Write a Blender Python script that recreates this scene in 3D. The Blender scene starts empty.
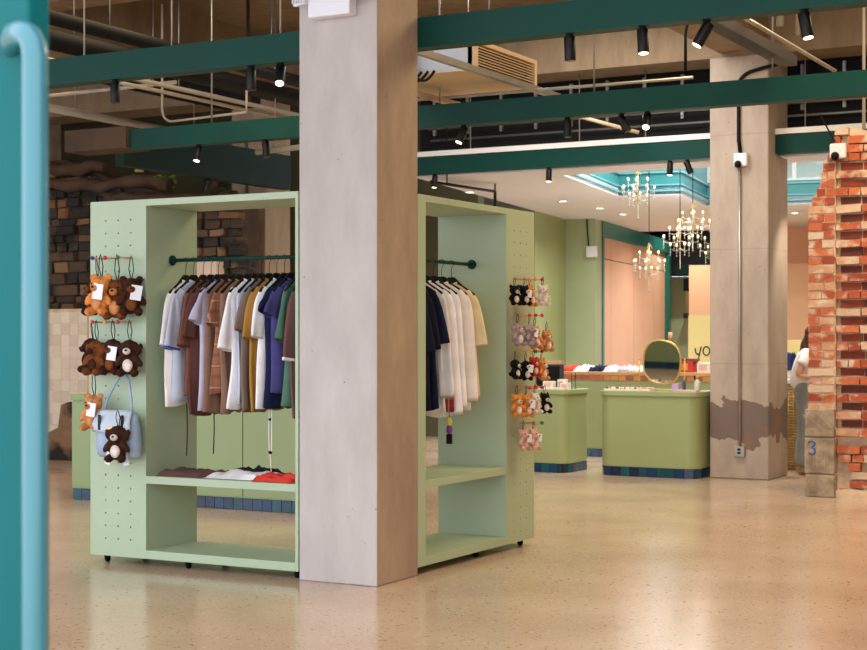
import bpy, bmesh, math, random
from mathutils import Vector, Matrix, noise

scene = bpy.context.scene
COL = scene.collection
random.seed(7)
PI = math.pi
FAR = math.radians(9.33)          # the rear hall is turned against the front grid

# ---------------------------------------------------------------- camera
cam_d = bpy.data.cameras.new('camera')
cam = bpy.data.objects.new('camera', cam_d)
COL.objects.link(cam)
cam.location = (0, 0, 1.5)
cam.rotation_euler = (PI / 2, 0, math.radians(28.83))
cam_d.sensor_width = 36.0
cam_d.lens = 36.0 * 1575 / 867
cam_d.shift_y = 13 / 867
cam_d.clip_end = 200
cam_d.dof.use_dof = True
cam_d.dof.focus_distance = 10.0
cam_d.dof.aperture_fstop = 6.0
scene.camera = cam

# ---------------------------------------------------------------- sky and exposure
world = bpy.data.worlds.new('world')
scene.world = world
world.use_nodes = True
bg = world.node_tree.nodes['Background']
bg.inputs['Color'].default_value = (0.86, 0.91, 1.0, 1)
bg.inputs['Strength'].default_value = 2.7
scene.view_settings.view_transform = 'Standard'
scene.view_settings.look = 'None'
scene.view_settings.gamma = 1.0
scene.view_settings.use_curve_mapping = False
scene.view_settings.exposure = 0.28

LAMP_W = 1.0          # overall strength of the lamps

def area_lamp(name, loc, size, energy, col, rot=(0, 0, 0), sy=None):
    d = bpy.data.lights.new(name, 'AREA')
    d.energy = energy; d.color = col; d.size = size
    if sy: d.shape = 'RECTANGLE'; d.size_y = sy
    o = bpy.data.objects.new(name, d); COL.objects.link(o)
    o.location = loc; o.rotation_euler = rot
    return o
WARM = (1.0, 0.78, 0.48)
SOFT = (1.0, 0.95, 0.90)
# unseen area lights added under the slab as soft fill for the front hall
area_lamp('hall_fill', (-1.2, 7.0, 5.1), 3.0, 35, WARM)
area_lamp('hall_fill', (-2.0, 12.0, 5.1), 3.0, 270, WARM)
area_lamp('hall_fill', (-8.2, 10.2, 5.1), 2.6, 90, WARM)
area_lamp('hall_fill', (-13.5, 12.0, 5.1), 2.6, 60, WARM)
area_lamp('hall_fill', (-6.5, 14.2, 5.1), 2.0, 130, SOFT)
COFFER = area_lamp('coffer_fill', (-5.6, 18.9, 5.05), 2.2, 260, (1.0, .97, .93))  # unseen fill added high in the coffer to lift the rear hall

# ---------------------------------------------------------------- helpers
def lin(c):
    r = []
    for v in c[:3]:
        v = v / 255.0
        r.append(v / 12.92 if v <= 0.04045 else ((v + 0.055) / 1.055) ** 2.4)
    return tuple(r) + (1.0,)

class MB:
    def __init__(s):
        s.v = []; s.f = []; s.sm = []
    def add(s, vs, fs, smooth=False):
        b = len(s.v)
        s.v.extend([tuple(v) for v in vs])
        for f in fs:
            s.f.append([b + i for i in f]); s.sm.append(smooth)
        return s
    def box(s, x0, x1, y0, y1, z0, z1):
        vs = [(x, y, z) for z in (z0, z1) for y in (y0, y1) for x in (x0, x1)]
        return s.add(vs, [(0, 2, 3, 1), (4, 5, 7, 6), (0, 1, 5, 4), (2, 6, 7, 3), (0, 4, 6, 2), (1, 3, 7, 5)])
    def obox(s, c, size, rot=None):
        hx, hy, hz = [v / 2 for v in size]
        vs = [Vector((x, y, z)) for z in (-hz, hz) for y in (-hy, hy) for x in (-hx, hx)]
        if rot is not None: vs = [rot @ v for v in vs]
        c = Vector(c)
        return s.add([v + c for v in vs], [(0, 2, 3, 1), (4, 5, 7, 6), (0, 1, 5, 4), (2, 6, 7, 3), (0, 4, 6, 2), (1, 3, 7, 5)])
    def prism(s, poly, z0, z1):
        n = len(poly)
        vs = [(x, y, z0) for x, y in poly] + [(x, y, z1) for x, y in poly]
        fs = [tuple(reversed(range(n))), tuple(range(n, 2 * n))]
        fs += [(i, (i + 1) % n, n + (i + 1) % n, n + i) for i in range(n)]
        return s.add(vs, fs)
    def prism_y(s, poly, y0, y1):      # outline in x, z
        n = len(poly)
        vs = [(x, y0, z) for x, z in poly] + [(x, y1, z) for x, z in poly]
        fs = [tuple(range(n)), tuple(reversed(range(n, 2 * n)))]
        fs += [(i, n + i, n + (i + 1) % n, (i + 1) % n) for i in range(n)]
        return s.add(vs, fs)
    def cyl(s, p0, p1, r0, r1=None, n=14, smooth=True):
        r1 = r0 if r1 is None else r1
        p0 = Vector(p0); p1 = Vector(p1); d = (p1 - p0).normalized()
        a = d.orthogonal().normalized(); b = d.cross(a)
        vs = []
        for p, r in ((p0, r0), (p1, r1)):
            vs += [p + a * (r * math.cos(2 * PI * i / n)) + b * (r * math.sin(2 * PI * i / n)) for i in range(n)]
        s.add(vs, [(i, (i + 1) % n, n + (i + 1) % n, n + i) for i in range(n)], smooth)
        base = len(s.v) - 2 * n
        s.f.append([base + i for i in reversed(range(n))]); s.sm.append(False)
        s.f.append([base + n + i for i in range(n)]); s.sm.append(False)
        return s
    def tube(s, pts, r, n=8, closed=False):
        pts = [Vector(p) for p in pts]
        m = len(pts); rs = r if isinstance(r, (list, tuple)) else [r] * m
        t = []
        for i in range(m):
            if closed: d = pts[(i + 1) % m] - pts[i - 1]
            else: d = pts[min(i + 1, m - 1)] - pts[max(i - 1, 0)]
            t.append(d.normalized())
        a = t[0].orthogonal().normalized(); vs = []
        for i in range(m):
            a = (a - t[i] * a.dot(t[i])).normalized(); b = t[i].cross(a)
            vs += [pts[i] + a * (rs[i] * math.cos(2 * PI * k / n)) + b * (rs[i] * math.sin(2 * PI * k / n)) for k in range(n)]
        fs = []
        for i in range(m if closed else m - 1):
            j = (i + 1) % m
            fs += [(i * n + k, i * n + (k + 1) % n, j * n + (k + 1) % n, j * n + k) for k in range(n)]
        s.add(vs, fs, True)
        if not closed:
            base = len(s.v) - m * n
            s.f.append([base + i for i in reversed(range(n))]); s.sm.append(False)
            s.f.append([base + (m - 1) * n + i for i in range(n)]); s.sm.append(False)
        return s
    def lathe(s, prof, c=(0, 0, 0), n=16):
        vs = []
        for r, z in prof:
            vs += [(c[0] + r * math.cos(2 * PI * k / n), c[1] + r * math.sin(2 * PI * k / n), c[2] + z) for k in range(n)]
        fs = []
        for i in range(len(prof) - 1):
            fs += [(i * n + k, i * n + (k + 1) % n, (i + 1) * n + (k + 1) % n, (i + 1) * n + k) for k in range(n)]
        fs += [tuple(reversed(range(n))), tuple(range((len(prof) - 1) * n, len(prof) * n))]
        return s.add(vs, fs, True)
    def ell(s, c, r, n=12, m=8, rot=None):
        c = Vector(c); r = r if isinstance(r, (tuple, list)) else (r, r, r)
        vs = [Vector((0, 0, -r[2]))]
        for i in range(1, m):
            th = -PI / 2 + PI * i / m
            for k in range(n):
                ph = 2 * PI * k / n
                vs.append(Vector((r[0] * math.cos(th) * math.cos(ph), r[1] * math.cos(th) * math.sin(ph), r[2] * math.sin(th))))
        vs.append(Vector((0, 0, r[2])))
        if rot is not None: vs = [rot @ v for v in vs]
        fs = [(0, 1 + (k + 1) % n, 1 + k) for k in range(n)]
        for i in range(m - 2):
            fs += [(1 + i * n + k, 1 + i * n + (k + 1) % n, 1 + (i + 1) * n + (k + 1) % n, 1 + (i + 1) * n + k) for k in range(n)]
        L = len(vs) - 1; b = 1 + (m - 2) * n
        fs += [(b + k, b + (k + 1) % n, L) for k in range(n)]
        return s.add([v + c for v in vs], fs, True)
    def mesh(s, name, off=(0, 0, 0)):
        me = bpy.data.meshes.new(name)
        off = Vector(off)
        me.from_pydata([tuple(Vector(v) - off) for v in s.v], [], s.f)
        me.polygons.foreach_set('use_smooth', s.sm)
        bm = bmesh.new(); bm.from_mesh(me)
        bmesh.ops.recalc_face_normals(bm, faces=bm.faces)
        bm.to_mesh(me); bm.free()
        me.update()
        return me
    def build(s, name, mat, parent=None, bevel=0, origin=None, solid=0):
        if parent is not None: off = parent.get('_o', (0, 0, 0))
        elif origin is not None: off = origin
        else:
            xs = [v[0] for v in s.v]; ys = [v[1] for v in s.v]; zs = [v[2] for v in s.v]
            off = ((min(xs) + max(xs)) / 2, (min(ys) + max(ys)) / 2, min(zs))
        me = s.mesh(name, off)
        return link(name, me, mat, parent, off, bevel, solid)

ORIG = {}
def link(name, me, mat, parent=None, off=(0, 0, 0), bevel=0, solid=0):
    o = bpy.data.objects.new(name, me); COL.objects.link(o)
    if mat is not None and not me.materials: me.materials.append(mat)
    if parent is not None: o.parent = parent
    else: o.location = off
    if parent is None: ORIG[o.name] = tuple(off)
    if bevel:
        b = o.modifiers.new('bevel', 'BEVEL'); b.width = bevel; b.segments = 2; b.limit_method = 'ANGLE'; b.angle_limit = 0.7
    if solid:
        b = o.modifiers.new('solid', 'SOLIDIFY'); b.thickness = solid; b.offset = 0
    return o

def at(parent):            # a mesh builder in the frame the thing was authored in
    return parent

def thing(name, label, cat, loc=(0, 0, 0), group=None):
    o = bpy.data.objects.new(name, None); COL.objects.link(o)
    o.location = loc; o.empty_display_size = 0.05
    return tag(o, label, cat, group)

def sub(s, name, mat, parent, bevel=0, solid=0):
    """part of a thing, authored in world coordinates around an unrotated root"""
    off = parent.location if parent.parent is None else parent.parent.location
    me = s.mesh(name, off)
    return link(name, me, mat, parent, (0, 0, 0), bevel, solid)
MB.sub = sub

def tag(o, label, cat, group=None):
    o['label'] = label; o['category'] = cat
    if group: o['group'] = group
    return o
def struct(o):
    o['kind'] = 'structure'; return o
def stuff(o):
    o['kind'] = 'stuff'; return o
def far(o):                # from the rear hall's own axes to the world
    o.location = Matrix.Rotation(FAR, 3, 'Z') @ o.location
    o.rotation_euler.z += FAR
    return o
def copy_tree(o, parent=None):
    c = o.copy(); COL.objects.link(c); c.parent = parent
    for ch in list(o.children): copy_tree(ch, c)
    return c

# ---------------------------------------------------------------- materials
MATS = {}
def mat(name, col, rough=0.5, var=0.10, scale=5.0, bump=0.0, bscale=60.0, metal=0.0, spec=0.5,
        emit=0.0, coat=0.0, col2=None, lo=0.35, hi=0.65, detail=5.0):
    if name in MATS: return MATS[name]
    m = bpy.data.materials.new(name); m.use_nodes = True
    nt = m.node_tree; b = nt.nodes['Principled BSDF']; L = nt.links.new
    c = lin(col)
    c2 = lin(col2) if col2 else tuple(min(1, v * (1 + var)) for v in c[:3]) + (1,)
    c1 = c if col2 else tuple(v * (1 - var) for v in c[:3]) + (1,)
    tc = nt.nodes.new('ShaderNodeTexCoord')
    n1 = nt.nodes.new('ShaderNodeTexNoise'); n1.inputs['Scale'].default_value = scale; n1.inputs['Detail'].default_value = detail
    L(tc.outputs['Object'], n1.inputs['Vector'])
    rp = nt.nodes.new('ShaderNodeValToRGB')
    rp.color_ramp.elements[0].position = lo; rp.color_ramp.elements[1].position = hi
    rp.color_ramp.elements[0].color = c1; rp.color_ramp.elements[1].color = c2
    L(n1.outputs['Fac'], rp.inputs['Fac']); L(rp.outputs['Color'], b.inputs['Base Color'])
    b.inputs['Roughness'].default_value = rough
    b.inputs['Metallic'].default_value = metal
    b.inputs['Specular IOR Level'].default_value = spec
    b.inputs['Coat Weight'].default_value = coat
    if emit:
        L(rp.outputs['Color'], b.inputs['Emission Color']); b.inputs['Emission Strength'].default_value = emit
    if bump:
        n2 = nt.nodes.new('ShaderNodeTexNoise'); n2.inputs['Scale'].default_value = bscale; n2.inputs['Detail'].default_value = 4
        L(tc.outputs['Object'], n2.inputs['Vector'])
        bp = nt.nodes.new('ShaderNodeBump'); bp.inputs['Strength'].default_value = bump; bp.inputs['Distance'].default_value = 0.01
        L(n2.outputs['Fac'], bp.inputs['Height']); L(bp.outputs['Normal'], b.inputs['Normal'])
    MATS[name] = m
    return m

def ramp_mat(name, cols, rough=0.4, bump=0.2, bscale=50, wash=None, wscale=9, wlo=0.5, whi=0.62, vary=0.25, coat=0.0):
    """a colour per object out of a list, with a washed-over second colour"""
    m = bpy.data.materials.new(name); m.use_nodes = True
    nt = m.node_tree; b = nt.nodes['Principled BSDF']; L = nt.links.new
    oi = nt.nodes.new('ShaderNodeObjectInfo')
    rp = nt.nodes.new('ShaderNodeValToRGB'); rp.color_ramp.interpolation = 'CONSTANT'
    els = rp.color_ramp.elements
    while len(els) < len(cols): els.new(0.5)
    for i, c in enumerate(cols):
        els[i].position = i / len(cols); els[i].color = lin(c)
    L(oi.outputs['Random'], rp.inputs['Fac'])
    ge = nt.nodes.new('ShaderNodeNewGeometry')
    n1 = nt.nodes.new('ShaderNodeTexNoise'); n1.inputs['Scale'].default_value = wscale; n1.inputs['Detail'].default_value = 6
    L(ge.outputs['Position'], n1.inputs['Vector'])
    n2 = nt.nodes.new('ShaderNodeTexNoise'); n2.inputs['Scale'].default_value = bscale; n2.inputs['Detail'].default_value = 4
    L(ge.outputs['Position'], n2.inputs['Vector'])
    mp = nt.nodes.new('ShaderNodeMapRange'); mp.inputs['To Min'].default_value = 1 - vary; mp.inputs['To Max'].default_value = 1 + vary
    L(n2.outputs['Fac'], mp.inputs['Value'])
    mu = nt.nodes.new('ShaderNodeMix'); mu.data_type = 'RGBA'; mu.blend_type = 'MULTIPLY'; mu.inputs['Factor'].default_value = 1
    L(rp.outputs['Color'], mu.inputs['A']); L(mp.outputs['Result'], mu.inputs['B'])
    out = mu.outputs['Result']
    if wash:
        mk = nt.nodes.new('ShaderNodeMapRange'); mk.inputs['From Min'].default_value = wlo; mk.inputs['From Max'].default_value = whi
        L(n1.outputs['Fac'], mk.inputs['Value'])
        mx = nt.nodes.new('ShaderNodeMix'); mx.data_type = 'RGBA'; mx.inputs['B'].default_value = lin(wash)
        L(mk.outputs['Result'], mx.inputs['Factor']); L(out, mx.inputs['A']); out = mx.outputs['Result']
    L(out, b.inputs['Base Color']); b.inputs['Roughness'].default_value = rough
    b.inputs['Coat Weight'].default_value = coat
    if bump:
        bp = nt.nodes.new('ShaderNodeBump'); bp.inputs['Strength'].default_value = bump; bp.inputs['Distance'].default_value = 0.01
        L(n2.outputs['Fac'], bp.inputs['Height']); L(bp.outputs['Normal'], b.inputs['Normal'])
    return m

def floor_mat():
    m = bpy.data.materials.new('terrazzo'); m.use_nodes = True
    nt = m.node_tree; b = nt.nodes['Principled BSDF']; L = nt.links.new; N = nt.nodes.new
    ge = N('ShaderNodeNewGeometry')
    n = N('ShaderNodeTexNoise'); n.inputs['Scale'].default_value = 0.9; n.inputs['Detail'].default_value = 6
    L(ge.outputs['Position'], n.inputs['Vector'])
    rp = N('ShaderNodeValToRGB'); e = rp.color_ramp.elements
    e[0].position = .32; e[1].position = .68; e[0].color = lin((186, 161, 137)); e[1].color = lin((205, 182, 158))
    L(n.outputs['Fac'], rp.inputs['Fac'])
    cur = rp.outputs['Color']
    for scale, thr, cols in ((13, 0.15, ((132, 102, 80), (214, 196, 174))), (29, 0.20, ((120, 94, 74), (212, 192, 170))), (60, .2, ((140, 110, 88), (220, 200, 176)))):
        v = N('ShaderNodeTexVoronoi'); v.inputs['Scale'].default_value = scale
        L(ge.outputs['Position'], v.inputs['Vector'])
        lt = N('ShaderNodeMath'); lt.operation = 'LESS_THAN'; lt.inputs[1].default_value = thr
        L(v.outputs['Distance'], lt.inputs[0])
        r2 = N('ShaderNodeValToRGB'); r2.color_ramp.interpolation = 'CONSTANT'
        r2.color_ramp.elements[0].color = lin(cols[0]); r2.color_ramp.elements[1].color = lin(cols[1]); r2.color_ramp.elements[1].position = 0.5
        L(v.outputs['Color'], r2.inputs['Fac'])
        sc = N('ShaderNodeMath'); sc.operation = 'MULTIPLY'; sc.inputs[1].default_value = 0.75
        L(lt.outputs[0], sc.inputs[0])
        mx = N('ShaderNodeMix'); mx.data_type = 'RGBA'
        L(sc.outputs[0], mx.inputs['Factor']); L(cur, mx.inputs['A']); L(r2.outputs['Color'], mx.inputs['B'])
        cur = mx.outputs['Result']
    L(cur, b.inputs['Base Color'])
    n3 = N('ShaderNodeTexNoise'); n3.inputs['Scale'].default_value = 1.6; n3.inputs['Detail'].default_value = 3
    L(ge.outputs['Position'], n3.inputs['Vector'])
    mr = N('ShaderNodeMapRange'); mr.inputs['To Min'].default_value = 0.10; mr.inputs['To Max'].default_value = 0.24
    L(n3.outputs['Fac'], mr.inputs['Value']); L(mr.outputs['Result'], b.inputs['Roughness'])
    n4 = N('ShaderNodeTexNoise'); n4.inputs['Scale'].default_value = 5; n4.inputs['Detail'].default_value = 2
    L(ge.outputs['Position'], n4.inputs['Vector'])
    bp = N('ShaderNodeBump'); bp.inputs['Strength'].default_value = 0.05; bp.inputs['Distance'].default_value = 0.02
    L(n4.outputs['Fac'], bp.inputs['Height']); L(bp.outputs['Normal'], b.inputs['Normal'])
    b.inputs['Specular IOR Level'].default_value = 0.6
    return m

def concrete_mat(name, c1, c2, patch=None, rough=.75, seams=True):
    m = bpy.data.materials.new(name); m.use_nodes = True
    nt = m.node_tree; b = nt.nodes['Principled BSDF']; L = nt.links.new; N = nt.nodes.new
    tc = N('ShaderNodeTexCoord'); V = tc.outputs['Object']
    mpn = N('ShaderNodeMapping'); mpn.inputs['Scale'].default_value = (1, 1, .35); L(V, mpn.inputs['Vector'])
    n = N('ShaderNodeTexNoise'); n.inputs['Scale'].default_value = 5; n.inputs['Detail'].default_value = 9; n.inputs['Roughness'].default_value = .65
    L(mpn.outputs['Vector'], n.inputs['Vector'])
    rp = N('ShaderNodeValToRGB'); e = rp.color_ramp.elements
    e[0].position = .3; e[1].position = .7; e[0].color = lin(c1); e[1].color = lin(c2)
    L(n.outputs['Fac'], rp.inputs['Fac']); cur = rp.outputs['Color']
    v = N('ShaderNodeTexVoronoi'); v.inputs['Scale'].default_value = 9; L(V, v.inputs['Vector'])
    lt = N('ShaderNodeMath'); lt.operation = 'LESS_THAN'; lt.inputs[1].default_value = .045; L(v.outputs['Distance'], lt.inputs[0])
    mx = N('ShaderNodeMix'); mx.data_type = 'RGBA'; mx.inputs['B'].default_value = lin(tuple(x * .62 for x in c1))
    L(lt.outputs[0], mx.inputs['Factor']); L(cur, mx.inputs['A']); cur = mx.outputs['Result']
    sx = N('ShaderNodeSeparateXYZ'); L(V, sx.inputs[0])
    if seams:
        md = N('ShaderNodeMath'); md.operation = 'MODULO'; md.inputs[1].default_value = 1.22; L(sx.outputs['Z'], md.inputs[0])
        l2 = N('ShaderNodeMath'); l2.operation = 'LESS_THAN'; l2.inputs[1].default_value = .012; L(md.outputs[0], l2.inputs[0])
        s2 = N('ShaderNodeMath'); s2.operation = 'MULTIPLY'; s2.inputs[1].default_value = .2; L(l2.outputs[0], s2.inputs[0])
        mx = N('ShaderNodeMix'); mx.data_type = 'RGBA'; mx.inputs['B'].default_value = lin(tuple(x * .6 for x in c1))
        L(s2.outputs[0], mx.inputs['Factor']); L(cur, mx.inputs['A']); cur = mx.outputs['Result']
    if patch:
        z0, z1, pc, pc2 = patch       # an old repair: irregular darker render
        nn = N('ShaderNodeTexNoise'); nn.inputs['Scale'].default_value = 3.2; nn.inputs['Detail'].default_value = 6; L(V, nn.inputs['Vector'])
        ad = N('ShaderNodeMath'); ad.operation = 'MULTIPLY_ADD'; ad.inputs[1].default_value = .6; L(nn.outputs['Fac'], ad.inputs[0]); L(sx.outputs['Z'], ad.inputs[2])
        a = N('ShaderNodeMath'); a.operation = 'GREATER_THAN'; a.inputs[1].default_value = z0 + .30; L(ad.outputs[0], a.inputs[0])
        c = N('ShaderNodeMath'); c.operation = 'LESS_THAN'; c.inputs[1].default_value = z1 + .30; L(ad.outputs[0], c.inputs[0])
        mm = N('ShaderNodeMath'); mm.operation = 'MULTIPLY'; L(a.outputs[0], mm.inputs[0]); L(c.outputs[0], mm.inputs[1])
        r3 = N('ShaderNodeValToRGB'); r3.color_ramp.elements[0].color = lin(pc); r3.color_ramp.elements[1].color = lin(pc2)
        r3.color_ramp.elements[0].position = .45; r3.color_ramp.elements[1].position = .75
        n5 = N('ShaderNodeTexNoise'); n5.inputs['Scale'].default_value = 2.1; n5.inputs['Detail'].default_value = 5; L(V, n5.inputs['Vector']); L(n5.outputs['Fac'], r3.inputs['Fac'])
        mx = N('ShaderNodeMix'); mx.data_type = 'RGBA'
        L(mm.outputs[0], mx.inputs['Factor']); L(cur, mx.inputs['A']); L(r3.outputs['Color'], mx.inputs['B']); cur = mx.outputs['Result']
    L(cur, b.inputs['Base Color']); b.inputs['Roughness'].default_value = rough
    bp = N('ShaderNodeBump'); bp.inputs['Strength'].default_value = .25; bp.inputs['Distance'].default_value = .01
    L(n.outputs['Fac'], bp.inputs['Height']); L(bp.outputs['Normal'], b.inputs['Normal'])
    return m

def plaid_mat(name, c0, c1, c2):
    m = bpy.data.materials.new(name); m.use_nodes = True
    nt = m.node_tree; b = nt.nodes['Principled BSDF']; L = nt.links.new; N = nt.nodes.new
    tc = N('ShaderNodeTexCoord'); sx = N('ShaderNodeSeparateXYZ'); L(tc.outputs['Object'], sx.inputs[0])
    rp = N('ShaderNodeRGB'); rp.outputs[0].default_value = lin(c0); cur = rp.outputs[0]
    for ax, per, wd, c in (('X', .035, .012, c1), ('Z', .035, .012, c1), ('X', .07, .006, c2), ('Z', .07, .006, c2)):
        md = N('ShaderNodeMath'); md.operation = 'PINGPONG'; md.inputs[1].default_value = per; L(sx.outputs[ax], md.inputs[0])
        lt = N('ShaderNodeMath'); lt.operation = 'LESS_THAN'; lt.inputs[1].default_value = wd; L(md.outputs[0], lt.inputs[0])
        s = N('ShaderNodeMath'); s.operation = 'MULTIPLY'; s.inputs[1].default_value = .55; L(lt.outputs[0], s.inputs[0])
        mx = N('ShaderNodeMix'); mx.data_type = 'RGBA'; mx.inputs['B'].default_value = lin(c)
        L(s.outputs[0], mx.inputs['Factor']); L(cur, mx.inputs['A']); cur = mx.outputs['Result']
    L(cur, b.inputs['Base Color']); b.inputs['Roughness'].default_value = .9
    return m

M_floor = floor_mat()
M_conc = concrete_mat('concrete_grey', (174, 165, 161), (194, 186, 182), seams=False)
M_conc2 = concrete_mat('concrete_patched', (162, 147, 134), (186, 171, 157), patch=(.40, .80, (118, 102, 94), (164, 108, 70)))
M_conc_shade = concrete_mat('concrete_shaded_side', (146, 126, 108), (174, 154, 134), seams=False)  # darker, browner concrete: the column's warm shaded side put into the colour
M_conc3 = concrete_mat('concrete_brown', (142, 122, 102), (170, 150, 128))
M_slab = concrete_mat('concrete_slab', (124, 104, 80), (154, 132, 104), seams=False)
M_mint = mat('mint_paint', (167, 185, 156), .42, .03, 2)
M_sage = mat('sage_paint', (150, 162, 112), .45, .03, 2)
M_sage2 = mat('pale_sage_paint', (166, 178, 140), .5, .03, 2)
M_teal = mat('teal_steel', (4, 60, 52), .5, .06, 2, spec=.2)
M_teal_d = mat('dark_teal_steel', (4, 38, 33), .55, .06, 2, spec=.2)
M_door = mat('turquoise_paint', (2, 88, 88), .5, .04, 2, spec=.15)
M_turq = mat('turquoise_plaster', (64, 142, 148), .5, .04, 2)
M_mould = mat('pale_turquoise_moulding', (112, 178, 188), .4, .03, 2)
M_trim = mat('green_trim_paint', (30, 112, 98), .4, .04, 2)
M_white = mat('white_paint', (236, 232, 228), .5, .02, 2)
M_ceil = mat('cool_white_ceiling', (230, 232, 242), .6, .01, 2)
M_plastic = mat('white_plastic', (226, 226, 232), .35, .02, 2)
M_peach = mat('peach_panel', (226, 178, 140), .5, .03, 1.5)
M_cream = mat('cream_panel', (226, 208, 142), .5, .03, 1.5)
M_black = mat('black_metal', (12, 12, 15), .45, .1, 4, spec=.3)
M_blackp = mat('black_plastic', (8, 8, 10), .6, .1, 4, spec=.2)
M_dark = mat('dark_void', (16, 17, 18), .9, .2, 1)
M_darkbrown = mat('dark_timber', (70, 52, 38), .85, .3, 3, bump=.5, bscale=14)
M_galv = mat('galvanised_steel', (168, 166, 160), .4, .08, 6, metal=.7)
M_pipe = mat('white_pipe', (172, 162, 148), .45, .05, 3)
M_pipeb = mat('beige_sheet', (205, 180, 148), .6, .05, 2)
M_wood = mat('light_wood', (196, 150, 96), .5, .15, 3)
M_orange = mat('peach_dowel', (226, 160, 120), .5, .1, 5)
M_lit = mat('lamp_glow', (255, 226, 190), .5, 0, emit=6)
M_down = mat('downlight_glow', (255, 240, 220), .5, 0, emit=6)
M_bulb = mat('bulb_glow', (255, 222, 160), .5, 0, emit=3.2)
M_lens = mat('dull_lens', (60, 58, 56), .2, 0)
M_brass = mat('brass', (214, 178, 110), .3, .05, 3, metal=.6)
M_crystal = mat('crystal', (190, 182, 166), .2, .02, 3, metal=.5)
M_mortar = mat('pale_mortar', (208, 186, 160), .95, .2, 6, bump=.8, bscale=25)
M_brick = ramp_mat('old_brick', [(170, 84, 54), (186, 98, 64), (154, 70, 46), (198, 150, 120), (176, 92, 60), (204, 176, 152), (192, 108, 70)],
                   .9, .7, 40, wash=(206, 184, 162), wscale=8, wlo=.50, whi=.64)
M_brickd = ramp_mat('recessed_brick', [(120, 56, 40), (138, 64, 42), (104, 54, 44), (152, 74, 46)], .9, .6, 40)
M_stone = mat('tooled_stone', (138, 122, 104), .9, .2, 9, bump=1.0, bscale=30, col2=(176, 160, 140))
M_rubble = ramp_mat('sooty_rubble', [(70, 58, 48), (98, 76, 56), (60, 52, 48), (120, 86, 60), (82, 66, 54), (50, 46, 44), (134, 104, 78)],
                    .95, .8, 22, wash=(38, 35, 34), wscale=2.0, wlo=.5, whi=.6)
M_ztile = ramp_mat('blue_glazed_tile', [(6, 46, 84), (10, 64, 96), (16, 82, 98), (5, 38, 72), (14, 70, 86), (8, 54, 100)], .2, .25, 14, vary=.4)
M_wtile = ramp_mat('white_wall_tile', [(226, 212, 194), (218, 204, 186), (232, 220, 204)], .2, .05, 20, vary=.06)
M_ctile = ramp_mat('terracotta_tile', [(176, 98, 40), (196, 122, 52), (120, 116, 92), (160, 84, 40), (204, 140, 66)], .4, .1, 30, vary=.2)
def glass_mat():
    m = bpy.data.materials.new('window_glass'); m.use_nodes = True
    nt = m.node_tree; nt.nodes.remove(nt.nodes['Principled BSDF'])
    t = nt.nodes.new('ShaderNodeBsdfTransparent'); g = nt.nodes.new('ShaderNodeBsdfGlossy'); g.inputs['Roughness'].default_value = .03
    x = nt.nodes.new('ShaderNodeMixShader'); x.inputs[0].default_value = .12
    t.inputs['Color'].default_value = (.93, .96, .97, 1)
    nt.links.new(t.outputs[0], x.inputs[1]); nt.links.new(g.outputs[0], x.inputs[2])
    nt.links.new(x.outputs[0], nt.nodes['Material Output'].inputs[0]); return m
M_glass = glass_mat()
M_mirror = mat('mirror_silver', (200, 200, 196), .03, 0, metal=1.0)
def fabric(name, c, var=.07): return mat('cloth_' + name, c, .9, var, 9, bump=.25, bscale=160, spec=.15)
# ================================================================ the setting
struct(MB().box(-19, 4, -1.5, 37, -0.2, 0).build('floor', M_floor))
# concrete slab above the front hall and the far left
sl = struct(MB().box(-19, 3.2, 2.2, 17.1, 5.3, 5.6).build('ceiling', M_slab))
MB().box(-19, -9.2, 17.1, 37, 5.3, 5.6).sub('slab_bay', M_slab, sl)
MB().box(-19, 3.2, 16.25, 16.85, 4.5, 5.3).sub('girder', M_slab, sl)
MB().box(-5.45, -4.92, 2.2, 16.25, 4.55, 5.3).sub('girder', M_slab, sl)
MB().box(-11.9, -11.34, 2.2, 16.25, 4.55, 5.3).sub('girder', M_slab, sl)
MB().box(-19, -5.45, 11.9, 12.3, 4.85, 5.3).sub('girder', M_slab, sl)
# enclosing walls
struct(MB().box(-19.3, -19, 2.2, 37, 0, 5.3).build('wall_left', M_mortar))
struct(MB().box(3.0, 3.3, 2.2, 19, 0, 5.3).build('wall_bounce', mat('warm_bounce_plaster', (176, 138, 104), .85, .08, 2)))  # unseen wall, added and tinted to bounce warm light onto right-hand faces
struct(MB().box(1.3, 3.3, 2.2, 2.4, 0, 5.3).build('wall_light_block', M_mortar))  # unseen wall added to keep daylight off the right-hand faces
# columns
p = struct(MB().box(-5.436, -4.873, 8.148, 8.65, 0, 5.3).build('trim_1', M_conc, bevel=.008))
p.data.materials.append(M_conc_shade)
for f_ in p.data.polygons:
    if f_.normal.x > .5: f_.material_index = 1  # right face takes the painted-in shade
tag(p, 'bare grey concrete column standing nearest between the two green clothes units', 'column')
p = struct(MB().box(-5.555, -4.91, 16.24, 16.95, 0, 4.5).build('trim_2', M_conc2, bevel=.012))
tag(p, 'concrete column with a dark patched repair near its foot beside the counters', 'column')
p = struct(MB().box(-11.86, -11.34, 16.24, 16.8, 0, 4.5).build('trim_3', M_conc3, bevel=.012))
tag(p, 'concrete column seen behind the left clothes unit', 'column')

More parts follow.
